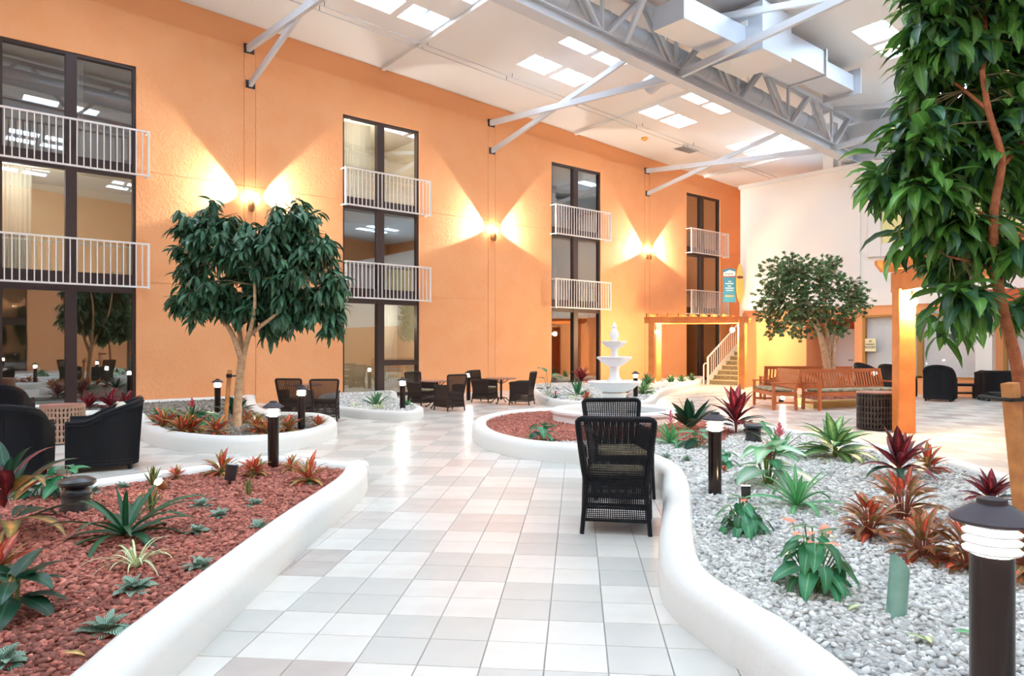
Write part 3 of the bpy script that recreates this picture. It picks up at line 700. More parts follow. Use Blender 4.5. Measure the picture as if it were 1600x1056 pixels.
# red gravel bed on the left
o, inner = bed('left', 'curving white-curbed bed filled with red gravel beside the tub chairs',
    [('p',277,1056),('p',330,1003),('p',400,933),('p',450,884),('p',500,838),('p',548,797),('p',571,772),('p',572,752),('p',545,736,.12),('p',500,724,.18),('p',440,715.5,.2),('p',380,717,.22),('p',322,727,.22),('p',215,741,.22),('p',110,755,.22),('p',10,768,.22),('p',-130,790,.22),('c',4.6,-4.6),('c',3.2,-4.4),('c',2.2,-3.2),('c',1.9,-2.2),('c',2.35,-1.55)], 'red_soil')
scatter(o, sample(inner, 1700, lambda P: vis_keep(P) & (dist(P) < 7)), .0172, 'red_stone', 300)
scatter(o, sample(inner, 900, lambda P: vis_keep(P) & (dist(P) >= 7)), .022, 'red_stone', 0)
# island bed on the right: red gravel round the fountain, pale grey gravel elsewhere
o, inner = bed('right', 'large white-curbed island bed of pale grey gravel wrapping around the fountain',
    [('p',1164,1056),('p',1137,1036),('p',1097,1003),('p',1056,970),('p',1033,935),('p',1028,889),('p',1031,855),('p',1036,808),('p',1036,785),('p',1028,763),('p',1004,744),('p',960,735),('p',905,726),('p',850,721),('p',800,714),('p',755,700),('p',738,685),('p',746,671),('p',790,660),('p',850,655),('p',930,652),('p',1010,651),
     ('p',1080,645,.24),('p',1150,655,.24),('p',1230,668,.24),('p',1350,688,.24),('p',1480,711,.24),('p',1590,741,.24),('c',5.4,5.1),('c',3.4,4.9),('c',1.9,4.4),('c',1.1,3.4),('c',1.0,2.2),('c',1.45,1.32),('c',2.1,1.08),('c',2.65,1.13)], 'grey_soil')
red_patch = ccw([tuple(G(x, y, .2))[:2] for x, y in ((735,700),(715,684),(735,655),(800,640),(860,632),(930,630),(1040,640),(1110,660),(1150,672),(1125,690),(1080,695),(1060,688),(1000,684),(950,686),(905,687),(850,689),(800,690),(760,692))])
isred = lambda P: poly_in(P, red_patch)
scatter(o, sample(inner, 1600, lambda P: vis_keep(P) & (dist(P) < 5.5) & ~isred(P)), .0168, 'grey_stone', 300)
scatter(o, sample(inner, 900, lambda P: vis_keep(P) & (dist(P) >= 5.5) & ~isred(P)), .022, 'grey_stone', 0)
scatter(o, sample(inner, 1300, lambda P: isred(P)), .022, 'red_stone', 0)
# beds along the orange wall
wp = lambda x: ('p', x, 540+EYE*FPX/(18.22/(FW.y+RT.y*(x-800)/FPX)))
o, inner = bed('mid', 'white-curbed mulch bed under the broad staked tree against the orange wall',
    [('p',-40,662),('p',60,663),('p',150,661),('p',200,664),('p',214,680),('p',240,697),('p',300,707),('p',360,710),('p',430,706),('p',490,697),('p',522,685),('p',526,674),('p',505,665),('p',470,663),('p',425,660),('p',404,648),wp(396),wp(370),wp(300),wp(200),wp(80),wp(-40)], 'mulch_soil')
scatter(o, sample(inner, 420, lambda P: vis_keep(P)), .026, 'mulch_stone', 0)
o, inner = bed('window', 'small white-curbed bed with spider plants below the curtained window',
    [wp(505),('p',498,637),('p',515,646),('p',545,652),('p',600,657),('p',645,657),('p',662,649),('p',640,639),('p',622,631),wp(615),wp(560)], 'grey_soil', .8)
scatter(o, sample(inner, 300), .026, 'grey_stone', 0)
o, inner = bed('pergola', 'winding white-curbed bed of grey gravel between fountain and small pergola',
    [wp(836),('p',832,619),('p',850,632),('p',875,637),('p',910,640),('p',960,643),('p',1005,640),('p',1022,634),('p',1033,621),('p',1060,611),('p',1090,604),wp(1098),wp(1040),wp(980),wp(900)], 'grey_soil', .8)
scatter(o, sample(inner, 220), .03, 'grey_stone', 0)
# round planter inside the ring of benches
RING = [(17.0, 7.28), (17.74, 9.2), (18.5, 9.55), (19.2, 9.15), (19.35, 7.75), (18.2, 7.3)]      # follows the backs of the benches
o, inner = bed('ring', 'yellow-curbed planter of red gravel inside the ring of teak benches',
    [('c',)+tuple(RING[i][k]+(RING[(i+1) % 6][k]-RING[i][k])*t/6 for k in (0, 1)) for i in range(6) for t in range(6)], 'red_soil', .75, 'yellow_curb', level=.2, smooth=False)
scatter(o, sample(inner, 300, z=.16), .028, 'red_stone', 0)
o, inner = bed('corner', 'low corner bed of red gravel beside the stairs and cream block',
    [('c',24.6,8.55),('c',23.6,8.15),('c',23.1,8.6),('c',23.6,9.4),('c',24.7,9.85),('c',25.3,9.3)], 'red_soil', .6)
scatter(o, sample(inner, 250, z=.12), .03, 'red_stone', 0)

# ------------------------------------------------------------------ fountain
FC = G(960, 672); fn = thing('tiered_fountain', 'white three-tier fountain with scalloped bowls and finial', 'fountain', FC+Vector((0, 0, .1)), 0)
sc = lambda r0: (lambda i, a: 1+.045*abs(math.cos(5*a)) if i in r0 else 1)
def bowl(r, z, d, nm):
    pr = [(.05, z-d), (r*.35, z-d*.85), (r*.72, z-d*.5), (r*.9, z-d*.12), (r*1.0, z), (r*1.02, z+.03), (r*.94, z+.035), (r*.85, z-.02), (r*.4, z-.07), (.04, z-.09)]
    MB().lathe(pr, 60, mod=sc((3, 4, 5, 6))).build(nm, 'fountain_white', fn, angle=50)
MB().lathe([(.3, 0), (.3, .05), (.24, .08), (.2, .14), (.22, .3), (.2, .5), (.24, .56), (.1, .6)], 28).build('pedestal', 'fountain_white', fn)
bowl(.46, .74, .2, 'lower_bowl')
MB().lathe([(.16, .68), (.14, .78), (.09, .86), (.08, .98), (.11, 1.06), (.06, 1.1)], 24).build('stem', 'fountain_white', fn)
bowl(.30, 1.18, .16, 'middle_bowl')
MB().lathe([(.09, 1.12), (.07, 1.2), (.055, 1.3), (.07, 1.38), (.04, 1.42)], 24).build('stem', 'fountain_white', fn)
bowl(.215, 1.46, .12, 'upper_bowl')
MB().lathe([(.06, 1.4), (.05, 1.48), (.045, 1.51), (.075, 1.56), (.08, 1.62), (.06, 1.68), (.035, 1.72), (.045, 1.75), (.03, 1.79), (.0, 1.84)], 20).build('finial', 'fountain_white', fn)
bs = thing('fountain_basin', 'round white basin with water around the tiered fountain', 'basin', FC, 0)
MB().lathe([(1.12, 0), (1.10, .28), (1.14, .33), (1.14, .37), (1.08, .395), (.96, .395), (.92, .36), (.92, .16), (0, .16)], 64).build('wall', 'fountain_white', bs)
MB().lathe([(.925, .27), (.0, .271)], 48).build('water', 'water', bs)

# ------------------------------------------------------------------ bollard lamps
def bollard(loc, h, label, s=1.0):
    o = thing('bollard_lamp', label, 'bollard lamp', loc, 0, 'louvred bollard lamps'); r = .058*s
    hs = h-.17*s
    MB().lathe([(r, -.12), (r, hs)], 28).build('post', 'bronze', o)
    df_ = MB().lathe([(r*.72, hs), (r*.72, hs+.105*s)], 24).build('diffuser', 'lamp_glow', o)
    for i in range(4):
        z = hs+(.012+i*.026)*s
        MB().lathe([(r*.78, z+.008*s), (r*1.32, z-.004*s), (r*1.34, z+.002*s), (r*.78, z+.016*s)], 28).build('louvre_ring', 'lamp_ring', df_)
    cp = MB().lathe([(r*.7, hs+.10*s), (r*1.9, hs+.098*s), (r*1.93, hs+.106*s), (r*.95, hs+.145*s), (r*.7, hs+.15*s), (r*.68, hs+.165*s), (.0, hs+.172*s)], 32).build('cap', 'bronze_cap', o)
bollard(C(2.1, (1550-800)/FPX*2.1, .2), .86, 'large bollard lamp among the red-edged plants beside the foreground tree trunk')
bollard(G(1117, 772, .18), .74, 'bollard lamp in grey gravel beside the two black wicker chairs')
bollard(G(427, 729, .19), .72, 'bollard lamp at the far edge of the red gravel bed')
bollard(G(471, 670, .19), .70, 'bollard lamp beside the pair of wicker chairs in the tree bed')
bollard(G(629, 641, .15), .70, 'bollard lamp in small bed before the curtained window')
bollard(G(340, 643, .19), .66, 'bollard lamp close to the orange wall behind the tree trunk')
bollard(G(732, 624, .02), .80, 'bollard lamp by the orange wall between the two bistro sets')
bollard(G(993, 622, .15), .70, 'bollard lamp behind the tiered fountain')
bollard(G(1366, 624, .02), .86, 'bollard lamp showing over the teak bench back')
# ground spotlights
def spot(loc, rz, tilt, m, label, lit, s=1.0, cut=False):
    o = thing('garden_spotlight', label, 'spotlight', loc, rz); M_ = Matrix.Rotation(tilt, 4, 'X')
    mb = MB(); mb.tube([M_@Vector((0, 0, .05*s)), M_@Vector((0, 0, .19*s))], [.05*s, .053*s], 20); mb.build('housing', m, o)
    MB().tube([(0, 0, -.05), M_@Vector((0, 0, .06*s))], .012, 8).build('stake', 'spot_black', o)
    MB().tube([M_@Vector((0, 0, .188*s)), M_@Vector((0, 0, .196*s))], .046*s, 20).build('lens', 'spot_glow' if lit else 'water', o)
spot(G(260, 765, .18), face_ang(12), .85, 'sconce_bronze', 'small lit spotlight glowing in the red gravel', True, .75)
spot(G(358, 758, .18), 1.2, .15, 'spot_black', 'black canister spotlight standing among crotons in the red gravel', False, 1.05)
spot(G(1166, 786, .18), -.9, -.25, 'spot_black', 'dark canister spotlight behind the small anthurium', True, .75)
spot(C(18.6, 7.08, 0), face_ang(0), .9, 'spot_black', 'black spotlight glowing between the two teak benches', True, 1.2)
gs = thing('sleeve_spotlight', 'verdigris sleeve spotlight leaning in pale gravel beside anthurium', 'spotlight', G(1400, 965, .17), face_ang(0))
n_ = 24; vs = []; lean = Matrix.Rotation(-.12, 4, 'X') @ Matrix.Rotation(.14, 4, 'Y')
for ring_ in range(2):
    for j in range(n_):
        a = 2*PI*j/n_; z = .0 if ring_ == 0 else .255-.05*math.cos(a-.4)
        vs.append(lean@Vector((.046*math.cos(a), .046*math.sin(a), z)))
for ring_ in range(2):
    for j in range(n_):
        a = 2*PI*j/n_; z = .0 if ring_ == 0 else .255-.05*math.cos(a-.4)
        vs.append(lean@Vector((.041*math.cos(a), .041*math.sin(a), z)))
fs = [(j, (j+1) % n_, n_+(j+1) % n_, n_+j) for j in range(n_)]+[(2*n_+(j+1) % n_, 2*n_+j, 3*n_+j, 3*n_+(j+1) % n_) for j in range(n_)]+[(n_+j, n_+(j+1) % n_, 3*n_+(j+1) % n_, 3*n_+j) for j in range(n_)]
MB().add(vs, fs).build('sleeve', 'spot_green', gs); MB().lathe([(.0, .0), (.052, 0), (.052, .018), (.046, .02)], 24).build('foot_ring', 'spot_green', gs)
MB().tube([(0, 0, -.08), (0, 0, .01)], .015).build('stake', 'spot_black', gs); MB().tube([lean@Vector((0, 0, .08)), lean@Vector((0, 0, .12))], .038, 16).build('lens', 'water', gs)
# dark ceramic garden speakers
def pedestal(loc, s, label):
    o = thing('garden_speaker', label, 'garden speaker', loc, 0)
    MB().lathe([(.125*s, -.03), (.125*s, .02), (.11*s, .05), (.108*s, .12), (.115*s, .125), (.115*s, .14), (.105*s, .145), (.1*s, .165), (.075*s, .19*s), (.07*s, .2*s)], 32).build('body', 'dark_ceramic', o)
    MB().lathe([(.06*s, .19*s), (.12*s, .2*s), (.14*s, .22*s), (.138*s, .24*s), (.09*s, .265*s), (0, .272*s)], 32).build('lid', 'dark_ceramic', o)
pedestal(G(120, 797, .18), 1.0, 'dark mushroom-topped garden speaker in the red gravel behind bromeliad')
pedestal(G(1177, 690, .18), .95, 'dark mushroom-topped garden speaker beside red cordyline near the fountain')
# ------------------------------------------------------------------ furniture
def wicker_chair(m):
    o = link('wicker_armchair', None); t_ = lambda z: (z-.40)/.53
    hw = lambda z: .235+.07*min(1, max(0, t_(z)))**.8; yb = lambda z: -.25-.09*max(0, t_(z))
    left = [(-hw(z), yb(z), z) for z in (.40, .5, .6, .7, .8, .87)]
    arc = [(-hw(.93)+.045*(1-math.cos(a)), yb(.9+.035*math.sin(a)), .885+.045*math.sin(a)) for a in (.5, 1.0, PI/2)]
    half = left+arc; path = half+[(-p[0], p[1], p[2]) for p in half[::-1]]
    MB().tube(path, .024, 8).build('back_frame', m, o)
    mb = MB(); N = 50
    for i in range(1, N):
        q = -1+2*i/N; zs = (.42, .6, .78, .925)
        mb.tube([(q*hw(z), yb(z)+.004*(-1)**i, z) for z in zs], .0055, 4, cap=False)
    for k in range(26):
        z = .43+k*.0192; mb.tube([(-hw(z), yb(z), z), (0, yb(z)-.006, z), (hw(z), yb(z), z)], .0022 if 4 < k < 25 else .006, 4, cap=False)
    stuff(mb.build('back_weave', m, o))
    legs = [(-.27, -.285, -.245, -.25), (.27, -.285, .245, -.25), (-.29, .30, -.28, .27), (.29, .30, .28, .27)]
    for k, (x0, y0, x1, y1) in enumerate(legs):
        MB().tube([(x0, y0, 0), (x1, y1, .3), (x1, y1, .42 if k < 2 else .62)], [.018, .02, .02], 8).build('leg', m, o)
    pos = lambda z: [Vector((a+(c-a)*min(1, z/.3), b+(d-b)*min(1, z/.3), z)) for a, b, c, d in legs]
    P = lambda z: [pos(z)[i] for i in (0, 1, 3, 2)]
    for z, r in ((.11, .012), (.21, .014), (.30, .014), (.42, .016)):
        MB().tube(P(z), r, 6, closed=True).build('apron_rail', m, o)
    mb = MB()
    for e in range(4):
        for i in range(30):
            f = (i+.5)/30; lo = P(.11)[e].lerp(P(.11)[(e+1) % 4], f); mi_ = P(.30)[e].lerp(P(.30)[(e+1) % 4], f); mb.tube([lo, mi_], .0055, 4, cap=False)
        for z in (.125, .14, .155, .17, .185): mb.tube([P(z)[e], P(z)[(e+1) % 4]], .0045, 4, cap=False)
    stuff(mb.build('apron_weave', m, o))
    mb = MB()
    for e in range(4):
        a, b = P(.30)[e], P(.30)[(e+1) % 4]
        for i in range(36):
            f = (i+.5)/36; q = a.lerp(b, f); mb.tube([q, q+Vector((0, 0, .12))], .0068, 4, cap=False)
        for k in range(8): mb.tube([a+Vector((0, 0, .012+k*.0145)), b+Vector((0, 0, .012+k*.0145))], .006, 4, cap=False)
    stuff(mb.build('skirt_weave', m, o))
    for s in (-1, 1):
        MB().tube([(s*hw(.66), yb(.66), .66), (s*.29, -.1, .655), (s*.30, .15, .65), (s*.30, .27, .635), (s*.28, .29, .6)], .024, 8).build('arm_rail', m, o)
        ap = MB(); ap.add([(s*.255, -.25, .40), (s*.285, .28, .40), (s*.295, .28, .64), (s*.28, -.29, .66), (s*.235, -.25, .40), (s*.265, .28, .40), (s*.275, .28, .64), (s*.26, -.29, .66)], [(0,1,2,3),(7,6,5,4),(0,3,7,4),(1,5,6,2),(0,4,5,1),(3,2,6,7)])
        ap.build('arm_panel', m, o, smooth=False)
    st_ = MB().box(-.24, .24, -.24, .28, .38, .41).build('seat', m, o, smooth=False)
    c = MB().box(-.235, .235, -.22, .275, .41, .475).build('cushion', 'cushion_leaf', st_, bevel=.025)
    return o
proto = wicker_chair('wicker_black'); proto_b = wicker_chair('wicker_brown')
def place(o, loc, phi, label, group, s=1.0, cat=None): 
    o.location = loc; o.rotation_euler = (0, 0, face_ang(phi)); o.scale = (s,)*3; tag(o, label, cat, group); return o
g = 'high-backed wicker armchairs'
CH1 = G(971, 836); f0 = C(.28, 0)
place(proto, CH1+f0, 9, 'black wicker armchair standing on the tiles against the curved curb', g, 1.0, 'chair'); proto['category'] = 'chair'
wc2 = copy_tree(proto, C(7.2, 166/FPX*7.2), face_ang(176), 'black wicker armchair facing the other one, nearer the fountain', g)
place(proto_b, G(461, 655), 8, 'brown wicker armchair at bistro table by the tree bed, farther from bollard', g, .9, 'chair')
spots_ = [(G(508, 657), -12, 'brown wicker armchair at bistro table by the tree bed, backed by the orange wall edge'),
          (G(658, 634), 128, 'brown wicker armchair beside the small window bed bollard'),
          (G(703, 641), -40, 'brown wicker armchair with its back to the walkway beside the window bed'),
          (G(757, 628), 118, 'brown wicker armchair by wall bollard facing the fountain side'),
          (G(816, 632), -72, 'brown wicker armchair at bistro table with its back to the fountain')]
for p_, phi, lb in spots_: copy_tree(proto_b, p_, face_ang(phi), lb, g, .9)
def bistro(loc, label, h=.67):
    o = thing('bistro_table', label, 'table', loc, 0, 'round bistro tables')
    MB().lathe([(.0, h-.03), (.38, h-.03), (.4, h-.02), (.4, h), (.0, h+.004)], 40).build('table_top', 'copper_top', o)
    MB().tube([(0, 0, .1), (0, 0, h-.03)], .03, 12).build('column', 'bronze', o)
    for k in range(4):
        a = PI/2*k+.5; c, s_ = math.cos(a), math.sin(a)
        MB().tube([(0, 0, .14), (.12*c, .12*s_, .16), (.24*c, .24*s_, .06), (.30*c, .30*s_, .02)], .014, 8).build('leg', 'bronze', o); lg_ = o.children[-1] if 0 else COL.objects[-1]
        MB().sphere((.31*c, .31*s_, .022), .022).build('foot', 'bronze', lg_)
        MB().tube([(0, 0, h-.16), (.12*c, .12*s_, h-.1), (.22*c, .22*s_, h-.03)], .01, 6).build('brace', 'bronze', o)
bistro(C(15.3, (474-800)/FPX*15.3), 'round copper-topped bistro table behind the pair of chairs by the tree bed')
bistro(C(17.1, (683-800)/FPX*17.1), 'round copper-topped bistro table beside the window bed')
bistro(C(18.4, (783-800)/FPX*18.4), 'round copper-topped bistro table near the wall bollard')
# lounge tub chair: woven shell swept round the sitter
def tub(W_, D_, ha, hb, m, cush, pillow=None, name='tub_chair', arch=.5):
    o = link(name, None); N = 40; path = []; rnd_ = .62 if arch > .4 else .4
    for i in range(N+1):                                # from right front round the back to left front
        t = i/N; a = -.5*PI+PI*1.0*t
        x = math.cos(PI*t)*W_/2; x = math.copysign(abs(math.cos(PI*t))**rnd_, math.cos(PI*t))*W_/2
        y = -math.sin(PI*t)**(rnd_+.1)*D_*.5 if 0 < t < 1 else 0
        path.append((x, y-.0))
    path = [(W_/2, D_*.5)]+[(W_/2, D_*.5-D_*.5*k/6) for k in range(1, 6)]+path+[(-W_/2, D_*.5*k/6) for k in range(1, 6)]+[(-W_/2, D_*.5)]
    K = len(path); cum = [0]
    for i in range(1, K): cum.append(cum[-1]+math.dist(path[i], path[i-1]))
    vs = []; th_ = .085
    def top(i):
        q = abs(cum[i]/cum[-1]-.5)*2
        if arch > .4: return ha+(hb-ha)*max(0, math.cos(min(PI/2, q*PI/2*1.3)))**.85
        e = max(0, min(1, (1-q)/arch)); return ha+(hb-ha)*e*e*(3-2*e)
    lay = []
    for i in range(K):
        a = Vector(path[max(0, i-1)]); b = Vector(path[min(K-1, i+1)]); t = (b-a).normalized(); nrm = Vector((t.y, -t.x)); h = top(i)
        back = max(0, -path[i][1]/(D_*.5)); lean = .10*back*(h-.3)
        lay.append([(path[i][0]+nrm.x*k*1.0, path[i][1]+nrm.y*k-lean*(z/h)**2, z) for k, z in ((0, .06), (-.006, .3), (0, h-.05), (-.02, h-.015), (.02, h+.012), (.06, h), (th_, h-.05), (th_, .25))])
    # outward side must be positive normal
    n = 8; V = [p for l in lay for p in l]
    F = [(i*n+j, (i+1)*n+j, (i+1)*n+j+1, i*n+j+1) for i in range(K-1) for j in range(n-1)]+[(i*n+7, (i+1)*n+7, (i+1)*n, i*n) for i in range(K-1)]+[tuple(range(n)), tuple((K-1)*n+j for j in range(n-1, -1, -1))]
    MB().add(V, F).build('shell', m, o, angle=50)
    mb = MB()
    for i in range(K-1):                                # raised upright strands of the weave
        for f in (0, .34, .67):
            q = [Vector(lay[i][j]).lerp(Vector(lay[i+1][j]), f) for j in (0, 1, 2)]; mb.tube(q, .0105, 4, cap=False)
    stuff(mb.build('shell_weave', m, o))
    MB().tube([lay[i][4] for i in range(K)], .026, 8).build('rim', m, o)
    for z in (.09, .13): MB().tube([(l[0][0], l[0][1], z) for l in lay], .012, 6).build('base_band', m, o)
    MB().box(-W_/2+.06, W_/2-.06, -D_*.38, D_*.5-.02, .1, .3).build('seat_base', m, o, smooth=False)
    MB().box(-W_/2+.08, W_/2-.08, -D_*.36, D_*.5+.01, .3, .45).build('seat_cushion', cush, o, bevel=.05)
    if pillow: MB().sphere((0, -D_*.26, .62), .2, 16, 10, (1.1, .45, .95)).build('back_pillow', pillow, o)
    for sx in (-1, 1):
        for sy in (-1, 1): MB().tube([(sx*(W_/2-.08), sy*D_*.38, 0), (sx*(W_/2-.08), sy*D_*.38, .1)], .025, 8).build('foot', m, o)
    return o
tb = tub(.76, .76, .58, .83, 'wicker_black', 'cushion_cream', 'cushion_cream'); gt = 'woven lounge chairs'
place(tb, C(8.75, (162-800)/FPX*8.75), -118, 'black wicker tub chair with cream cushion beside the lattice drum table', gt, 1.0, 'chair')
copy_tree(tb, C(8.1, (12-800)/FPX*8.1), face_ang(-22), 'black wicker tub chair with arched back at the far corner of the red gravel bed', gt, 1.0)
copy_tree(tb, C(10.9, (-8-800)/FPX*10.9), face_ang(-20), 'black wicker tub chair before the plants under the tall window', gt, 1.1)
tr = tub(.74, .8, .58, .96, 'wicker_black', 'cushion_cream', None, 'arched_lounge_chair', .62)
place(tr, C(19.3, (1468-800)/FPX*19.3), 38, 'black arched lounge chair in front of the white blinds', gt, 1.0, 'chair')
copy_tree(tr, C(20.2, (1400-800)/FPX*20.2), face_ang(60), 'black arched lounge chair behind the orange timber post', gt, 1.0)
copy_tree(tr, C(21.3, (1362-800)/FPX*21.3), face_ang(150), 'black arched lounge chair just beyond the teak bench and bollard', gt, 1.0)
copy_tree(tr, C(20.4, (1598-800)/FPX*20.4), face_ang(-30), 'black arched lounge chair beyond the black sofa', gt, .95)
sf = tub(1.25, .8, .74, .80, 'wicker_black', 'cushion_cream', None, 'wicker_sofa', .3)
place(sf, C(19.3, (1572-800)/FPX*19.3), 12, 'long black wicker sofa with its back to the walkway', None, 1.0, 'sofa')
ot = thing('wicker_coffee_table', 'low black wicker coffee table before the arched lounge chair', 'table', C(20.2, (1502-800)/FPX*20.2), face_ang(8))
MB().box(-.5, .5, -.3, .3, .36, .42).build('table_top', 'wicker_black', ot, smooth=False, bevel=.01); MB().box(-.46, .46, -.27, .27, .14, .17).build('shelf', 'wicker_black', ot, smooth=False)
for sx in (-1, 1):
    for sy in (-1, 1): MB().box(sx*.46-.035, sx*.46+.035, sy*.26-.035, sy*.26+.035, 0, .37).build('leg', 'wicker_black', ot, smooth=False)
# lattice drum tables
def drum(loc, R_, H_, m, top, label):
    o = thing('lattice_drum_table', label, 'table', loc, 0); 
    MB().lathe([(0, H_-.035), (R_*1.03, H_-.035), (R_*1.05, H_-.02), (R_*1.03, H_), (0, H_+.002)], 48).build('table_top', top, o)
    N = 36
    for i in range(N):
        a = 2*PI*i/N; MB().box(-.012, .012, -.016, .016, .02, H_-.03, Matrix.Translation((R_*math.cos(a), R_*math.sin(a), 0)) @ Matrix.Rotation(a, 4, 'Z')).build('slat', m, o, smooth=False)
    for z in (.02, .11, .2, .3, .4, H_-.12, H_-.05):
        MB().lathe([(R_-.01, z), (R_+.016, z), (R_+.016, z+.028), (R_-.01, z+.028), (R_-.01, z)], 48).build('ring_band', m, o)
drum(C(10.95, (98-800)/FPX*10.95), .29, .60, 'drum_tan', 'copper_top', 'tan lattice drum table between the tub chairs')
drum(C(12.75, (1368-800)/FPX*12.75), .30, .68, 'drum_dark', 'copper_top', 'dark lattice drum table beside the orange timber post')
# teak benches round the ficus
def bench(L_, loc, rz, label, cush='cushion_leaf'):
    o = thing('teak_bench', label, 'bench', loc, rz, 'teak benches round the small-leaved tree')
    for sx in (-1, 1):
        x = sx*(L_/2-.03)
        MB().bar((x, .25, 0), (x, .25, .62), .06, .06).build('leg', 'teak', o, smooth=False)
        MB().bar((x, -.27, 0), (x, -.25, .42), .06, .06).build('leg', 'teak', o, smooth=False)
        MB().bar((x, -.24, .4), (x, -.36, .9), .055, .05, (0, 1, 0)).build('back_post', 'teak', o, smooth=False)
        MB().bar((x, -.3, .63), (x, .3, .63), .075, .035).build('armrest', 'teak', o, smooth=False)
        MB().bar((x, -.25, .17), (x, .25, .17), .03, .045).build('side_stretcher', 'teak', o, smooth=False)
        MB().bar((x, -.25, .37), (x, .25, .37), .03, .08).build('side_rail', 'teak', o, smooth=False)
    MB().bar((-L_/2, .25, .375), (L_/2, .25, .375), .035, .09).build('front_rail', 'teak', o, smooth=False)
    MB().bar((-L_/2, -.25, .375), (L_/2, -.25, .375), .035, .09).build('rear_rail', 'teak', o, smooth=False)
    MB().bar((-L_/2, -.36, .9), (L_/2, -.36, .9), .05, .085).build('top_rail', 'teak', o, smooth=False)
    MB().bar((-L_/2, -.26, .5), (L_/2, -.26, .5), .03, .05).build('lower_back_rail', 'teak', o, smooth=False)
    n = int(L_/.085)
    for i in range(1, n):
        x = -L_/2+L_*i/n; MB().bar((x, -.262, .5), (x, -.355, .88), .045, .014, (0, 1, 0)).build('back_slat', 'teak', o, smooth=False)
    for i in range(6): MB().bar((-L_/2, -.2+i*.085, .415), (L_/2, -.2+i*.085, .415), .065, .018).build('seat_slat', 'teak', o, smooth=False)
    MB().box(-L_/2+.07, L_/2-.07, -.2, .26, .425, .49).build('seat_cushion', cush, o, bevel=.025)
a, b = C(16.3, 6.95), C(17.2, 9.5); mid = (a+b)/2; dv_ = (b-a).normalized(); nrm = Vector((-dv_.y, dv_.x, 0))
def bench_between(a, b, label, cush='cushion_leaf'):     # a -> b runs along the front legs, seat faces to the right of a->b reversed
    d = (b-a); mid = (a+b)/2; ang = math.atan2(d.y, d.x); fr = Vector((math.sin(ang), -math.cos(ang), 0))
    bench(d.length, mid-fr*.25, ang+PI, label, cush)
bench_between(C(16.3, 7.1), C(17.2, 9.5), 'long teak slatted bench with patterned cushion facing the walkway')
bench_between(C(18.1, 6.22), C(16.45, 6.12), 'shorter teak slatted bench turned towards the stairs')
bench_between(C(19.9, 9.4), C(20.2, 7.1), 'teak bench seen from behind beyond the ficus trunks')
# ------------------------------------------------------------------ pergolas
def lantern(loc, label, rad=.075):
    o = thing('globe_lamp', label, 'lamp', loc, 0, 'warm globe lamps on the pergolas')
    MB().sphere((0, 0, 0), rad, 16, 10).build('globe', 'warm_glow', o); MB().lathe([(.03, rad*.9), (.05, rad*1.1), (.05, rad*1.5), (.015, rad*1.6), (.012, rad*2.6)], 14).build('holder', 'sconce_bronze', o)
PS, PD = .26, 2.52
A_ = G(1018, 607); B_ = G(1158, 608); dvec = C(1.2, .5); ang1 = math.atan2((B_-A_).y, (B_-A_).x)
pg = thing('small_pergola', 'small orange timber pergola portal in front of the stairs', 'pergola', A_, ang1); inv = Matrix.Rotation(-ang1, 4, 'Z')
Lx = (B_-A_).length; dl = inv@dvec
for (x, y) in ((0, 0), (Lx, 0), (dl.x, dl.y), (Lx+dl.x, dl.y)):
    MB().box(x-.1, x+.1, y-.1, y+.1, 0, PD-.05).build('post', 'timber', pg, smooth=False, bevel=.012)
for yy in (0, 1):
    ox, oy = dl.x*yy, dl.y*yy
    MB().box(ox-.25, ox+Lx+.25, oy-.06, oy+.06, PD-.22, PD).build('beam', 'timber', pg, smooth=False, bevel=.008)
for i in range(10):
    x = -.1+i*(Lx+.2)/9; e = dl*.28
    MB().bar((x-e.x, -e.y, PD+.05), (x+dl.x+e.x, dl.y+e.y, PD+.05), .05, .11).build('rafter', 'timber', pg, smooth=False)
lantern(A_+C(.25, .28, 2.0), 'warm globe lamp hanging at the fountain-side post of the small pergola'); lantern(B_+C(.1, -.28, 2.05), 'warm globe lamp hanging at the stair-side post of the small pergola')
for nm in ('a', 'b'):
    pass
O2 = G(1412, 676); pg = thing('large_pergola', 'large orange timber pergola with thick post beside the drum table', 'pergola', O2, PI/4-PI/2)   # local x = right, y = away
for (x, y) in ((0, 0), (0, -4.6), (3.4, 0), (3.4, -4.6)): MB().box(x-.14, x+.14, y-.14, y+.14, 0, 2.5).build('post', 'timber', pg, smooth=False, bevel=.015)
for x in (0, 3.4): MB().box(x-.09, x+.09, -5.0, .3, 2.45, 2.8).build('beam', 'timber', pg, smooth=False, bevel=.01)
for i in range(9):
    y = .1-i*.6
    MB().prism([(-.42, 2.93), (-.42, 3.0), (3.8, 3.0), (3.8, 2.93), (3.7, 2.8), (-.32, 2.8)], y-.06, y+.06, 'y').build('rafter', 'timber', pg, smooth=False)
lantern(O2+C(-.22, .02, 2.26), 'bright warm globe lamp on the thick post of the large pergola', .085)
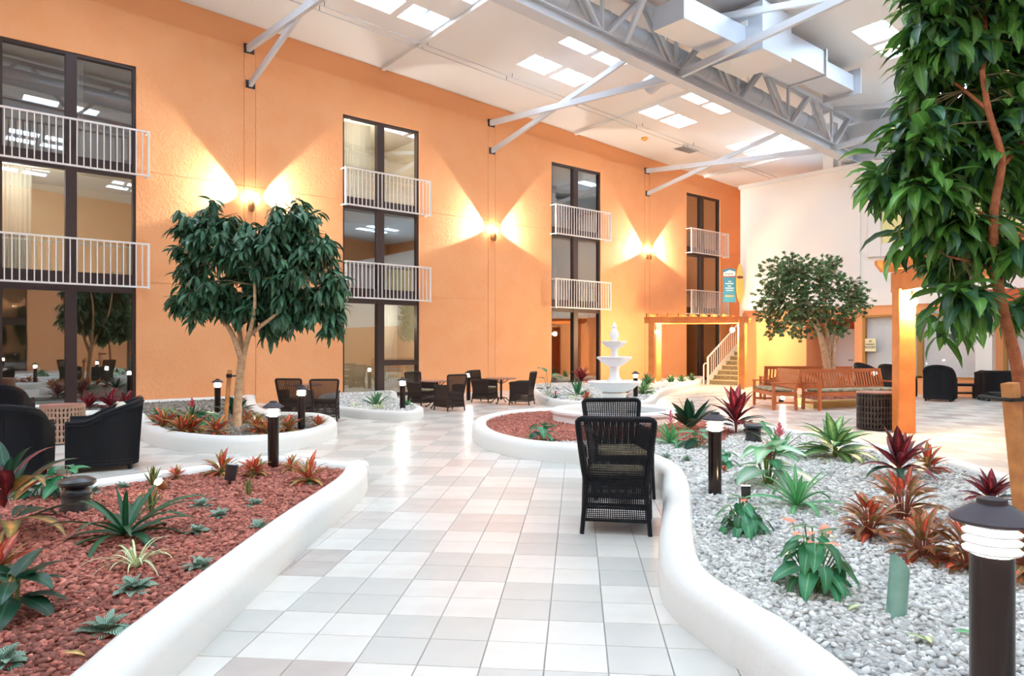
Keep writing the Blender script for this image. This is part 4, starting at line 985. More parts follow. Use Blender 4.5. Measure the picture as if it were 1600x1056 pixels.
# hanging board sign and surfboard at the block corner
sg = thing('hanging_sign', 'blue hanging sign board with white lettering beside the yellow surfboard', 'sign', ond(1129.5, 472, 26.2), 0)
wS = .5; hS = 1.24
sg.rotation_euler = (0, 0, math.atan2((C(0, 1)).y, (C(0, 1)).x))
MB().prism([(0, 0), (wS*.97, .0), (wS*.94, .5), (wS*.95, hS-.02), (wS*.5, hS+.03), (0, hS-.05), (.03, .6)], 0, .04, 'y').build('board', 'sign_blue', sg, smooth=False)
MB().prism([(.02, .96), (wS*.93, .98), (wS*.92, 1.13), (wS*.5, 1.2), (.02, 1.1)], -.006, 0, 'y').build('title_panel', 'sign_white', sg, smooth=False)
MB().box(.02, wS*.93, -.008, 0, .93, .965).build('red_line', 'sign_red', sg, smooth=False)
for k, (z, x0, x1) in enumerate(((.77, .2, .31), (.69, .09, .41), (.6, .18, .32), (.52, .09, .41), (.44, .12, .38))):
    x = x0
    while x < x1-.01:
        ww = min(random.uniform(.018, .03), x1-x); MB().box(x, x+ww, -.005, 0, z-.018, z+.018).build('letter_stroke', 'sign_white', sg, smooth=False); x += ww+.009
MB().bar((wS*.8, .03, 1.0), (wS*.8+.35, .5, 1.0), .04, .04).build('bracket', 'bronze', sg); MB().box(.09, .4, -.006, 0, .2, .26).build('orange_strip', 'sign_orange', sg, smooth=False)
for i in range(8): MB().box(.08+i*.04, .1+i*.04, -.009, -.006, 1.02+.01*(i % 3), 1.08-.008*(i % 2)).build('letter_stroke', 'ink', sg, smooth=False)
sb = thing('surfboard', 'yellow surfboard with dark oval badge mounted beside the blue sign', 'surfboard', sg.location+C(-.06, wS+.11, -.06), sg.rotation_euler.z)
ol = [(.135*math.sin(PI*t)**.62*(1 if t < .5 else 1), 1.5*t) for t in [i/24 for i in range(25)]]
poly = ol+[(-x, z) for x, z in ol[-2:0:-1]]
MB().prism(poly, -.03, .03, 'y').build('board', 'board_yellow', sb, smooth=False, bevel=.02)
MB().prism([(.12*math.cos(a), .98+.05*math.sin(a)) for a in [2*PI*i/24 for i in range(24)]], -.036, -.03, 'y').build('badge', 'ink', sb, smooth=False)
MB().prism([(.09*math.cos(a), .98+.018*math.sin(a)) for a in [2*PI*i/24 for i in range(24)]], -.04, -.036, 'y').build('badge_stripe', 'sign_red', sb, smooth=False)
# paper notice on the blinds
nt_ = thing('paper_notice', 'cream notice on the white blinds reading ROOM', 'notice', onu(1351, 549, UB-.02), -PI/2)
MB().box(0, .36, -.008, .012, 0, .42).build('sheet', 'sign_yellow', nt_, smooth=False)
tx = bpy.data.curves.new('lettering', 'FONT'); tx.body = 'ROOM'; tx.size = .11; tx.align_x = 'CENTER'; tx.extrude = .002; tx.materials.append(MATS['ink'])
tmp = bpy.data.objects.new('tmp', tx); COL.objects.link(tmp); bpy.context.view_layer.update(); lm = bpy.data.meshes.new_from_object(tmp.evaluated_get(bpy.context.evaluated_depsgraph_get())); bpy.data.objects.remove(tmp)
to = link('lettering', lm, nt_, (.17, -.012, .1)); to.rotation_euler = (PI/2, 0, 0)
for i in range(7): MB().box(.05+i*.038, .07+i*.038, -.012, -.008, .21, .25 if i % 2 else .26).build('letter_stroke', 'ink', nt_, smooth=False)
MB().box(.14, .22, -.012, -.008, .34, .36).build('logo_bar', 'ink', nt_, smooth=False); MB().box(.14, .22, -.012, -.008, .31, .325).build('logo_bar', 'ink', nt_, smooth=False)
# ------------------------------------------------------------------ leaves and plants
def leaf_geo(shape, W_, droop, fold=.25, n=6, twist=0):
    """leaf of unit length along +Y, bending down by 'droop' radians; returns verts, quad faces, uv"""
    vs = []; uv = []; y = z = 0.0; st = 1.0/n
    for i in range(n+1):
        t = i/n
        if shape == 'strap': w_ = W_*min(1, .55+t*2)*(1-t**4)**.8
        elif shape == 'lance': w_ = W_*max(.0, math.sin(PI*min(1, t**.85)))**.85
        elif shape == 'ovate': w_ = W_*max(0, math.sin(PI*t**.7))**.75
        elif shape == 'heart': w_ = W_*(1.0*max(0, 1-t)**.62*(.62+.38*min(1, t*7)))
        else: w_ = W_*(1-t)**.5
        if i == n: w_ = .004
        a = droop*t*t if shape != 'heart' else droop*t
        if i: y += st*math.cos(a); z -= st*math.sin(a)
        zz = w_*fold
        for s in (-1, 0, 1):
            vs.append((s*w_, y-(.12*abs(s) if shape == 'heart' and i == 0 else 0), z+(zz if s else 0))); uv.append((.5+.5*s, t))
    fs = [(i*3+k, i*3+k+1, (i+1)*3+k+1, (i+1)*3+k) for i in range(n) for k in (0, 1)]
    return np.array(vs), np.array(fs), np.array(uv)
LEAF = {}
def leaf(key, m):
    if (key, m) not in LEAF:
        V, F, UV = leaf_geo(*LEAFSPEC[key]); LEAF[(key, m)] = big_mesh('leaf', V, F, [m], None, UV, False)
    return LEAF[(key, m)]
LEAFSPEC = {'strap1': ('strap', .055, .9, .35, 7), 'strap2': ('strap', .06, 1.35, .35, 7), 'strap3': ('strap', .05, .45, .35, 6),
            'thin1': ('strap', .03, 1.7, .3, 8), 'thin2': ('strap', .028, 1.2, .3, 7), 'lance1': ('lance', .12, .7, .28, 6), 'lance2': ('lance', .105, 1.1, .3, 6), 'lance3': ('lance', .13, .35, .25, 6),
            'ovate1': ('ovate', .24, .6, .15, 6), 'ovate2': ('ovate', .27, 1.0, .12, 6), 'heart1': ('heart', .36, .5, .1, 6), 'heart2': ('heart', .34, .9, .14, 6),
            'blade1': ('lance', .1, .08, .4, 5), 'blade2': ('lance', .085, .25, .4, 5), 'broad1': ('lance', .17, .45, .3, 6), 'broad2': ('lance', .16, .8, .3, 6)}
def leaf_matrix(base, az, el, L_, roll=0):
    return Matrix.Translation(base) @ Matrix.Rotation(az, 4, 'Z') @ Matrix.Rotation(el, 4, 'X') @ Matrix.Rotation(roll, 4, 'Y') @ Matrix.Scale(L_, 4)
def join_leaves(o, items, name='foliage'):
    """leaves too small to pick apart, one mesh per material"""
    by = {}
    for (key, m, M_) in items: by.setdefault(m, []).append((key, M_))
    for m, lst in by.items():
        Vs, Fs, Us, Ts = [], [], [], []; off = 0
        for key, M_ in lst:
            V, F, UV = LEAFSPEC_GEO(key); A = np.array(M_); Vs.append(V@A[:3, :3].T+A[:3, 3]); Fs.append(F+off); Us.append(UV); Ts.append(np.full(len(V), random.random())); off += len(V)
        stuff(link(name, big_mesh(name, np.concatenate(Vs), np.concatenate(Fs), [m], np.concatenate(Ts), np.concatenate(Us), False), o))
_geo = {}
def LEAFSPEC_GEO(key):
    if key not in _geo: _geo[key] = leaf_geo(*LEAFSPEC[key])
    return _geo[key]
# kind: rings of (count, elevation low, high, length low, high, leaf keys, materials, base radius, base height)
KIND = {
 'bromeliad': [(9, 8, 22, .9, 1.05, ('strap1', 'strap2'), ('leaf_brom',), .04, .02), (9, 28, 45, .85, 1.0, ('strap1', 'strap3'), ('leaf_brom',), .03, .04), (6, 52, 75, .55, .75, ('strap3',), ('leaf_brom',), .02, .05)],
 'pale_bromeliad': [(9, 12, 30, .9, 1.05, ('strap2', 'strap1'), ('leaf_brom_light',), .04, .03), (8, 38, 58, .85, 1.0, ('strap1', 'strap3'), ('leaf_brom_light',), .03, .05), (5, 62, 80, .6, .8, ('strap3',), ('leaf_brom_light',), .02, .05)],
 'spider': [(12, 25, 50, .8, 1.1, ('thin1', 'thin2'), ('leaf_spider',), .02, .01), (10, 50, 75, .6, .95, ('thin1',), ('leaf_spider',), .02, .02)],
 'striped': [(7, 5, 25, .7, 1.0, ('ovate1', 'ovate2'), ('leaf_striped',), .04, .05), (7, 25, 50, .6, .9, ('ovate1', 'ovate2'), ('leaf_striped',), .06, .12), (4, 40, 65, .5, .7, ('ovate1',), ('leaf_striped',), .03, .22)],
 'dark_croton': [(10, 5, 25, .7, 1.0, ('lance1', 'lance2'), ('leaf_deep', 'leaf_croton', 'leaf_cordyline'), .1, .12), (12, 22, 50, .7, 1.0, ('lance1', 'lance2'), ('leaf_deep', 'leaf_croton_red', 'leaf_cordyline', 'leaf_croton'), .1, .3), (8, 45, 78, .5, .8, ('lance1',), ('leaf_cordyline', 'leaf_deep'), .08, .45)],
 'croton': [(6, -5, 15, .5, .7, ('lance1', 'lance2'), ('leaf_croton', 'leaf_grass'), .12, .05), (12, 5, 25, .7, .95, ('lance1', 'lance2'), ('leaf_croton', 'leaf_croton_red'), .05, .1), (13, 28, 52, .7, .95, ('lance1', 'lance3'), ('leaf_croton', 'leaf_croton_red'), .08, .2), (6, 55, 80, .6, .85, ('lance3',), ('leaf_croton_red', 'leaf_croton'), .03, .28)],
 'cordyline': [(10, 8, 30, .8, 1.0, ('lance1', 'lance2'), ('leaf_cordyline', 'leaf_cordyline', 'leaf_deep'), .03, .18), (10, 34, 58, .8, 1.0, ('lance1', 'lance3'), ('leaf_cordyline',), .03, .26), (6, 60, 82, .7, .95, ('lance3',), ('leaf_cordyline',), .02, .32)],
 'aglaonema': [(12, -5, 20, .5, .7, ('broad1', 'broad2'), ('leaf_aglaonema', 'leaf_croton_red'), .22, .1), (14, 5, 28, .5, .7, ('broad1', 'broad2'), ('leaf_aglaonema',), .24, .25), (14, 20, 50, .5, .7, ('broad1', 'lance1'), ('leaf_aglaonema',), .2, .42), (9, 40, 75, .4, .6, ('lance3', 'broad1'), ('leaf_aglaonema', 'leaf_croton_red'), .14, .55)],
 'anthurium': [(9, -55, -15, .36, .5, ('heart1', 'heart2'), ('leaf_anthurium',), .42, .26), (11, -50, -5, .4, .55, ('heart1', 'heart2'), ('leaf_anthurium',), .36, .5), (10, -45, 10, .38, .52, ('heart1', 'heart2'), ('leaf_anthurium',), .26, .74), (5, -30, 25, .3, .42, ('heart1',), ('leaf_anthurium',), .12, .92)],
 'peace_lily': [(7, -20, 10, .7, .95, ('ovate2', 'broad2'), ('leaf_deep',), .2, .35), (7, -5, 25, .7, .95, ('ovate1', 'ovate2'), ('leaf_deep',), .15, .6), (4, 10, 45, .6, .8, ('ovate1',), ('leaf_deep',), .1, .75)],
 'caladium': [(7, -20, 10, .6, .8, ('heart1', 'heart2'), ('leaf_caladium',), .25, .4), (7, -10, 25, .55, .8, ('heart1', 'heart2'), ('leaf_caladium', 'leaf_caladium', 'leaf_anthurium'), .18, .65), (4, 5, 40, .5, .7, ('heart1',), ('leaf_caladium',), .1, .85)],
 'dieffenbachia': [(10, 0, 22, .8, 1.0, ('broad1', 'broad2'), ('leaf_dieff',), .04, .15), (9, 24, 48, .75, .95, ('broad1', 'broad2'), ('leaf_dieff',), .04, .25), (6, 50, 78, .7, .95, ('lance3', 'lance1'), ('leaf_dieff',), .02, .3)],
 'sansevieria': [(6, 55, 72, .7, .95, ('blade2',), ('leaf_sans',), .05, 0), (6, 72, 87, .8, 1.05, ('blade1',), ('leaf_sans',), .03, 0)],
 'agave': [(7, 22, 45, .85, 1.05, ('broad1', 'lance3'), ('leaf_deep',), .04, .05), (6, 50, 78, .85, 1.05, ('lance3', 'blade1'), ('leaf_deep',), .03, .05)],
 'birdsnest': [(7, 50, 68, .75, 1.0, ('lance3', 'lance1'), ('leaf_grass', 'leaf_deep'), .05, .02), (6, 68, 86, .9, 1.1, ('lance3',), ('leaf_grass',), .03, .02)],
 'aloe': [(12, 15, 45, .8, 1.0, ('strap3', 'blade2'), ('leaf_grass',), .04, .02), (10, 45, 80, .8, 1.0, ('strap3', 'blade1'), ('leaf_grass',), .03, .03)],
 'fan': [(4, -10, 40, .8, 1.0, ('ovate1', 'ovate2'), ('leaf_deep', 'leaf_anthurium'), .25, .9), (3, 0, 40, .6, .8, ('ovate1',), ('leaf_deep',), .3, .35)],
 'pothos': [(6, -25, 15, .6, .9, ('heart1', 'heart2'), ('leaf_anthurium', 'leaf_deep'), .35, .35), (6, -15, 30, .55, .85, ('heart1', 'heart2'), ('leaf_anthurium',), .2, .6)],
}
STEMMED = {'anthurium', 'peace_lily', 'caladium', 'fan', 'pothos', 'striped', 'aglaonema', 'cordyline', 'croton', 'dieffenbachia'}
def plant(kind, x, y, width_px, label, name, cat='plant', z=.18, group=None, flower=None, flower_n=0, join=None, tall=1.0, seed=None):
    """kind at the pixel where it leaves the soil, spread given in pixels of the photograph"""
    rnd = random.Random(seed if seed is not None else int(x*31+y)); base = G(x, y, z); d = base.dot(FW)
    L0 = width_px/2/FPX*d*1.32
    o = thing(name, label, cat, base, 0, group); items = []; stems = MB(); jn = (width_px < 46) if join is None else join
    for (n, e0, e1, l0, l1, keys, ms, br, bh) in KIND[kind]:
        off = rnd.uniform(0, 6.28)
        for i in range(n):
            az = off+2*PI*i/n+rnd.uniform(-.3, .3); el = math.radians(rnd.uniform(e0, e1)); L_ = L0*rnd.uniform(l0, l1)
            h = bh*L0*tall*rnd.uniform(.75, 1.2); rr = br*L0*rnd.uniform(.6, 1.3)
            b = Vector((-math.sin(az)*rr, math.cos(az)*rr, h))
            items.append((rnd.choice(keys), rnd.choice(ms), leaf_matrix(b, az, el, L_, rnd.uniform(-.25, .25))))
            if kind in STEMMED and h > .02: stems.tube([(b.x*.15, b.y*.15, -.03), (b.x*.6, b.y*.6, h*.6), b], max(.0025, L0*.012), 4, cap=False)
    if stems.v: stems.build('stems', 'stem_red' if kind in ('aglaonema', 'cordyline') else 'stem_green', o)
    if jn: join_leaves(o, items)
    else:
        for (key, m, M_) in items:
            q = link('leaf', leaf(key, m), o); q.matrix_basis = M_
    for i in range(flower_n):
        a = rnd.uniform(0, 6.28); rr = L0*(.4 if flower == 'spathe' else .18)*(i > 0); hh = L0*rnd.uniform(.75, 1.0)*(1.15 if flower == 'spathe' else 1.0)*tall
        tip = Vector((-math.sin(a)*rr, math.cos(a)*rr, hh))
        if flower == 'spathe':
            st = MB().tube([(0, 0, 0), tip], .003, 5).build('flower_stalk', 'stem_green', o)
            q = link('spathe', leaf('heart1', 'spathe_orange'), st); q.matrix_basis = leaf_matrix(tip, a+rnd.uniform(-.6, .6), math.radians(rnd.uniform(5, 40)), L0*.3)
        else:
            st = MB().tube([(0, 0, 0), tip*.9], .005, 6).build('flower_stalk', 'stem_green', o); sm = 'spike_pink' if flower == 'pink' else 'bract_red'
            mb = MB()
            for k in range(26):
                t = k/26; aa = k*2.4; h2 = hh*(.62+.42*t); r2 = L0*.16*(1-t*.85); c_ = Vector((math.cos(aa)*r2, math.sin(aa)*r2, h2))
                mb.tube([(0, 0, h2-.01), c_+Vector((0, 0, r2*.5))], [L0*.018, L0*.006], 5)
            stuff(mb.build('flower_spike', sm, st))
    return o
# --- red gravel bed
plant('bromeliad', 197, 838, 200, 'large dark green bromeliad rosette in the middle of the red gravel', 'bromeliad')
plant('spider', 213, 888, 128, 'pale cream-striped spider plant in the red gravel before the dark bromeliad', 'spider_plant')
plant('dark_croton', 12, 838, 185, 'tall dark orange-leaved croton at the tub chair end of the red gravel', 'croton', tall=1.6)
plant('croton', -10, 905, 120, 'low orange and yellow croton between dark croton and peace lily', 'croton')
plant('peace_lily', 18, 965, 130, 'broad-leaved dark green peace lily at the edge of the red gravel', 'peace_lily', tall=1.1)
for x, y, s_, w_ in ((167, 988, 72, 'in open red gravel beside the peace lily'), (206, 924, 62, 'right in front of the pale spider plant'), (312, 888, 48, 'between the spider plant and the white curb'), (5, 1040, 74, 'half hidden below the peace lily'), (309, 833, 36, 'just past the dark bromeliad leaf tips'), (343, 808, 36, 'in the middle of the cluster beyond the bromeliad'), (316, 792, 38, 'nearest the glowing spotlight in the red gravel'), (405, 826, 34, 'close to the white curb below the snake plant'), (397, 790, 32, 'touching the snake plant below the croton row')):
    plant('striped', x, y, s_, 'small silver-striped plant '+w_, 'striped_plant', group='small striped plants in red gravel', join=False)
plant('sansevieria', 388, 775, 42, 'yellow-edged snake plant in red gravel below the croton row', 'snake_plant', join=False)
plant('sansevieria', 236, 800, 62, 'yellow-edged snake plant close behind the dark bromeliad, with pink flower spike', 'snake_plant', flower='pink', flower_n=2, join=False)
plant('croton', 346, 742, 60, 'red-orange croton behind the black canister spotlight', 'croton', join=False)
plant('croton', 398, 744, 56, 'red-orange croton beside the bollard and black canister spotlight', 'croton', join=False)
plant('croton', 482, 755, 72, 'red-orange croton at the rounded end of the red gravel bed', 'croton', join=False)
plant('croton', 455, 736, 40, 'small croton right beside the bollard in the red gravel bed', 'croton', join=False)
plant('pothos', 62, 776, 66, 'broad-leaved pothos in front of the tub chairs, left of the speaker', 'pothos', join=False)
plant('pothos', 102, 775, 72, 'tall heart-leaved pothos behind the dark garden speaker', 'pothos', tall=1.5, join=False)
plant('striped', 146, 771, 34, 'tiny leafy plant between garden speaker and the white curb', 'leafy_plant', join=False)
plant('striped', 191, 763, 26, 'tiny rosette by the white curb in front of the tub chair', 'leafy_plant', join=False)
plant('sansevieria', 238, 760, 52, 'yellow-edged low snake plant beside the glowing spotlight', 'snake_plant', join=False, tall=.8)
plant('croton', 276, 748, 34, 'pinkish croton just beyond the glowing spotlight', 'croton', join=False)
# --- tree bed
for x, y, s_, lb in ((256, 668, 52, 'red croton at the corner of the tree bed beside tall window'), (284, 678, 56, 'orange croton at the front of the tree bed, window side'), (300, 676, 56, 'orange croton in the tree bed below the red-flowered bromeliad'), (338, 680, 54, 'orange croton in front of the tree stake'), (402, 676, 50, 'orange croton just past the staked trunk'),
                     (418, 679, 44, 'orange croton at the front curb of the tree bed'), (452, 674, 44, 'orange croton before the bollard in the tree bed'), (498, 668, 34, 'orange croton at the rounded end of the tree bed'), (386, 660, 34, 'small red croton behind the staked trunk')):
    plant('croton', x, y, s_, lb, 'croton', join=False)
plant('aloe', 248, 658, 40, 'green strap-leaved plant by the orange wall at the tall window', 'aloe')
plant('pothos', 266, 662, 48, 'round-leaved green plant by the orange wall in the tree bed', 'pothos', join=False)
plant('bromeliad', 300, 656, 62, 'green bromeliad with red flower by the orange wall', 'bromeliad', flower='red', flower_n=1, join=False)
plant('pothos', 325, 666, 48, 'leafy green plant at the foot of the wooden stake', 'pothos', join=False)
plant('agave', 366, 652, 56, 'tall upright green plant behind the staked trunk', 'agave', join=False, tall=1.3)
plant('bromeliad', 28, 643, 58, 'red-flowered bromeliad below the tall window beside the lattice table', 'bromeliad', flower='red', flower_n=3, join=False)
for x, lb in ((140, 'reddish croton under the tall window behind the cream pillow chair'), (172, 'dark reddish croton under the tall window near the wall corner'), (198, 'green croton at the window jamb near the wall corner')):
    plant('cordyline', x, 643, 48, lb, 'cordyline', join=False)
# --- window bed
plant('spider', 556, 638, 32, 'pale spider plant at the end of the window bed', 'spider_plant', z=.14); plant('spider', 592, 642, 48, 'large pale spider plant at the front of the window bed', 'spider_plant', z=.14)
plant('aloe', 588, 635, 46, 'green aloe rosette below the dark window mullion', 'aloe', z=.14); plant('aloe', 637, 637, 30, 'green aloe behind the bollard of the window bed', 'aloe', z=.14)
# --- bed behind the fountain
plant('fan', 857, 620, 40, 'broad fan-leaved plant in the bed by the orange wall', 'fan_plant', z=.14, tall=1.5, join=False)
plant('aloe', 903, 620, 46, 'bushy green rosette beside the tiered fountain', 'aloe', z=.14, join=False); plant('bromeliad', 868, 625, 30, 'small bromeliad with red flower in front of fan-leaved plant', 'bromeliad', z=.14, flower='red', flower_n=1)
plant('croton', 917, 628, 28, 'orange croton next to the fountain bowl', 'croton', z=.14); plant('spider', 896, 626, 34, 'pale spider plant at the curb near the fountain', 'spider_plant', z=.14)
plant('spider', 945, 624, 32, 'pale spider plant behind the fountain stem', 'spider_plant', z=.14); plant('croton', 975, 624, 32, 'red croton behind the fountain basin', 'croton', z=.14)
plant('cordyline', 908, 600, 40, 'reddish cordyline against the window behind the fountain', 'cordyline', z=.14); plant('dieffenbachia', 1006, 618, 36, 'pale variegated plant beside the bollard behind the fountain', 'dieffenbachia', z=.14)
plant('birdsnest', 1012, 604, 34, 'upright green plant at the foot of the pergola front post', 'birdsnest_fern', z=.14)
for x, y, w_ in ((1048, 601, 'first of three, beside the double pergola post'), (1064, 600, 'middle one of three under the small pergola'), (1080, 598, 'last of three, beside the dark stair-side window')): plant('birdsnest', x, y, 24, 'upright leafy green plant by the wall, '+w_, 'birdsnest_fern', z=.1, group='row of green plants under the small pergola')
plant('agave', 1207, 603.5, 28, 'upright dark green plant in the corner bed by the stairs', 'agave', z=.1); plant('croton', 1195, 605, 26, 'reddish croton in the corner bed by the stairs', 'croton', z=.1)
# --- island bed
plant('agave', 1078, 672, 88, 'dark green upright agave-like plant beside the fountain basin', 'agave', tall=1.2, join=False)
plant('cordyline', 1150, 678, 92, 'dark red cordyline behind the bollard near the fountain', 'cordyline', tall=1.4, join=False)
plant('pothos', 1183, 678, 46, 'green leafy plant next to the dark red cordyline', 'pothos', join=False)
plant('pale_bromeliad', 1048, 694, 80, 'light green bromeliad with pink spike behind the black chair', 'bromeliad', flower='pink', flower_n=1, join=False)
plant('pothos', 1092, 700, 56, 'broad green leaves between light bromeliad and bollard', 'pothos', join=False); plant('pothos', 1128, 728, 50, 'heart-leaved green plant just behind the bollard', 'pothos', join=False)
plant('pothos', 846, 690, 46, 'small green leafy plant at the edge of the red gravel by the fountain', 'pothos', join=False, tall=1.3); plant('striped', 861, 691, 22, 'tiny plant in grey gravel before the fountain basin', 'leafy_plant', join=False)
for x, y, s_, w_ in ((1040, 718, 26, 'close behind the black chair'), (1073, 722, 26, 'between black chair and bollard')): plant('striped', x, y, s_, 'tiny silvery plant in the grey gravel '+w_, 'leafy_plant', group='tiny plants in grey gravel', join=False)
plant('croton', 1131, 738, 20, 'tiny red seedling in grey gravel beside the bollard', 'croton', join=True)
plant('caladium', 1200, 758, 118, 'pale whitish-green caladium clump in the grey gravel', 'caladium', join=False, flower='pink', flower_n=2)
plant('pale_bromeliad', 1218, 712, 88, 'green bromeliad with pink flower spike behind the caladium', 'bromeliad', flower='pink', flower_n=2, join=False)
plant('dieffenbachia', 1305, 716, 108, 'bushy variegated dieffenbachia before the drum table', 'dieffenbachia', join=False)
plant('cordyline', 1405, 748, 112, 'dark red cordyline at the foot of the thick timber post', 'cordyline', join=False); plant('croton', 1450, 736, 66, 'green and orange croton beside the dark red cordyline', 'croton', join=False)
plant('pale_bromeliad', 1245, 792, 128, 'bright green bromeliad rosette on pale gravel', 'bromeliad', join=False)
plant('anthurium', 1160, 832, 96, 'small anthurium with a single orange bloom near the curb', 'anthurium', flower='spathe', flower_n=1, join=False, tall=.8)
plant('anthurium', 1272, 922, 150, 'large anthurium with several orange blooms in pale gravel', 'anthurium', flower='spathe', flower_n=6, join=False, tall=.95)
plant('aglaonema', 1358, 838, 104, 'red-edged aglaonema clump nearest the bright bromeliad', 'aglaonema', join=False); plant('aglaonema', 1412, 812, 120, 'red-edged aglaonema clump at the back of its trio', 'aglaonema', join=False)
plant('aglaonema', 1442, 872, 112, 'red-edged aglaonema clump before the verdigris sleeve spotlight', 'aglaonema', join=False); plant('aglaonema', 1515, 890, 130, 'pale red-edged aglaonema beside the large bollard', 'aglaonema', join=False)
plant('aglaonema', 1605, 905, 150, 'red-edged aglaonema behind the large bollard at the tree foot', 'aglaonema', join=False); plant('cordyline', 1548, 792, 84, 'dark red cordyline behind the large bollard cap', 'cordyline', join=False)
# fallen leaves on the gravel
for (x, y, m, lb) in ((1345, 945, 'leaf_spider', 'pale fallen leaf between large anthurium and sleeve spotlight'), (1490, 985, 'leaf_brom_light', 'green fallen leaf on pale gravel beside the large bollard'), (1415, 990, 'leaf_spider', 'pale fallen leaf just in front of the sleeve spotlight'), (1255, 850, 'leaf_spider', 'pale fallen leaf behind the large anthurium'), (96, 1020, 'leaf_croton', 'orange fallen leaf lying on the red gravel'), (1390, 765, 'leaf_spider', 'pale fallen leaf under the dark red cordyline'), (1455, 1005, 'leaf_spider', 'pale fallen leaf between sleeve spotlight and large bollard')):
    q = link('fallen_leaf', leaf('broad1', m)); q.matrix_basis = leaf_matrix(G(x, y, .205), random.uniform(0, 6), .1, .11); tag(q, lb, 'leaf', 'fallen leaves on the %s gravel' % ('red' if x < 600 else 'grey'))
q = link('fallen_leaf', leaf('ovate1', 'leaf_spider')); q.matrix_basis = leaf_matrix(G(1297, 722, .2), 1.2, .5, .2); q['label'] = 'round yellowing leaf standing at the foot of the dieffenbachia'; q['category'] = 'leaf'

# ------------------------------------------------------------------ trees
LEAFSPEC.update({'tree1': ('lance', .13, .55, .3, 4), 'tree2': ('lance', .15, .9, .3, 4), 'small': ('ovate', .3, .5, .15, 2)})
def tree(name, label, base, trunks, tr_mat, blobs, d0, leafL, whorl, n_tips, m, keys, droop, singles, dj=.9, twig_r=.006, push=0, fine=False):
    """trunks: polylines of (x, y, depth offset, radius); blobs: (x, y, radius px) of the crown at depth d0"""
    o = thing(name, label, 'tree', base, 0); org = Vector(base); limb = []
    for tk in trunks:
        P = [ond(x, y, d0+dd+(push if tk is not trunks[0] and k_ > 1 else 0))-org for k_, (x, y, dd, r) in enumerate(tk)]; rs = [q[3] for q in tk]
        sm = catmull([tuple(p)+(r,) for p, r in zip(P, rs)], 5, False)
        MB().tube([q[:3] for q in sm], [q[3] for q in sm], 10).build('trunk' if tk is trunks[0] else 'branch', tr_mat, o); limb += [Vector(q[:3]) for q in sm[len(sm)//3:]]
    tw = MB(); mats_ = []; area = [b[2]**2 for b in blobs]; tot = sum(area)
    for bi, (bx, by, br) in enumerate(blobs):
        cen = ond(bx, by, d0+random.uniform(-.25, .25))-org; R_ = br/FPX*d0
        for _ in range(max(3, int(n_tips*area[bi]/tot))):
            v = Vector(np.random.default_rng(random.randint(0, 10**9)).normal(size=3)).normalized(); p = cen+Vector((v.x, v.y, v.z))*R_*random.uniform(.2 if fine else .45, 1.0)**.6*(1.22 if fine else 1)
            p = cen+(p-cen)*1.0; nl = min(limb, key=lambda q: (q-p).length_squared); dirn = (p-cen).normalized()
            if (p-nl).length < 3: tw.tube([nl, nl.lerp(p, .55)+Vector((0, 0, .08*R_)), p], [twig_r*1.4, twig_r, twig_r*.5], 4, cap=False)
            for k in range(whorl):
                az = random.uniform(0, 6.28); el = math.radians(random.gauss(droop, 24)); b = p-dirn*random.uniform(0, leafL*.9)
                if k % 2: az = math.atan2(-dirn.x, dirn.y)+random.gauss(0, .7)
                mats_.append((random.choice(keys), m if isinstance(m, str) else random.choice(m), leaf_matrix(b, az, el, leafL*random.uniform(.7, 1.15), random.uniform(-.5, .5))))
    stuff(tw.build('twigs', 'twig', o))
    def vis(it):
        p = it[2].translation+org; d = p.dot(FW); x = 800+FPX*p.dot(RT)/d; y = 540-FPX*(p.z-EYE)/d
        return d if (0 < x < 1600 and 0 < y < 1056) else 99
    mats_.sort(key=vis)
    for (key, mm, M_) in mats_[:singles]: q = link('leaf', leaf(key, mm), o); q.matrix_basis = M_
    join_leaves(o, mats_[singles:]); return o
# broad staked tree
d1_ = 11.5; b1 = G(370, 665, .18)
tree('broad_tree', 'broad dark-leaved tree tied to a wooden stake against the orange wall', b1,
     [[(370, 668, 0, .075), (372, 620, 0, .066), (378, 560, 0, .062)],
      [(378, 565, 0, .05), (362, 520, -.1, .04), (335, 480, -.1, .03), (310, 420, -.2, .02), (300, 380, -.2, .012)], [(378, 562, 0, .05), (372, 500, .2, .036), (352, 420, .2, .024), (335, 350, .1, .014)],
      [(379, 562, 0, .05), (392, 515, .1, .04), (425, 450, 0, .03), (450, 380, -.1, .02), (460, 330, -.1, .012)], [(388, 525, .1, .036), (420, 500, -.3, .026), (465, 470, -.4, .018), (510, 440, -.4, .012)], [(384, 540, 0, .036), (398, 480, -.4, .026), (395, 400, -.5, .014)]],
     'bark_pale', [(330, 355, 50), (302, 350, 32), (300, 405, 36), (318, 452, 48), (298, 470, 34), (365, 385, 48), (405, 400, 52), (440, 350, 42), (470, 345, 40), (492, 395, 44), (512, 440, 34), (450, 440, 50), (405, 465, 46), (360, 478, 36), (505, 478, 38), (460, 485, 34), (425, 500, 28), (515, 500, 24)], d1_, .29, 13, 430, 'leaf_tree_dark', ('tree1', 'tree2'), -38, 300, push=.3)
sk = thing('tree_stake', 'wooden stake tied to the broad tree trunk', 'stake', G(351, 660, .18), 0)
p0 = ond(351, 662, 11.4)-Vector(sk.location); p1 = ond(359, 578, 11.45)-Vector(sk.location)
MB().tube([p0-Vector((0,0,.1)), p1], .034, 12).build('pole', 'stake_wood', sk); mb = MB(); q0 = ond(358, 587, 11.41)-Vector(sk.location); q1 = ond(376, 585, 11.5)-Vector(sk.location)
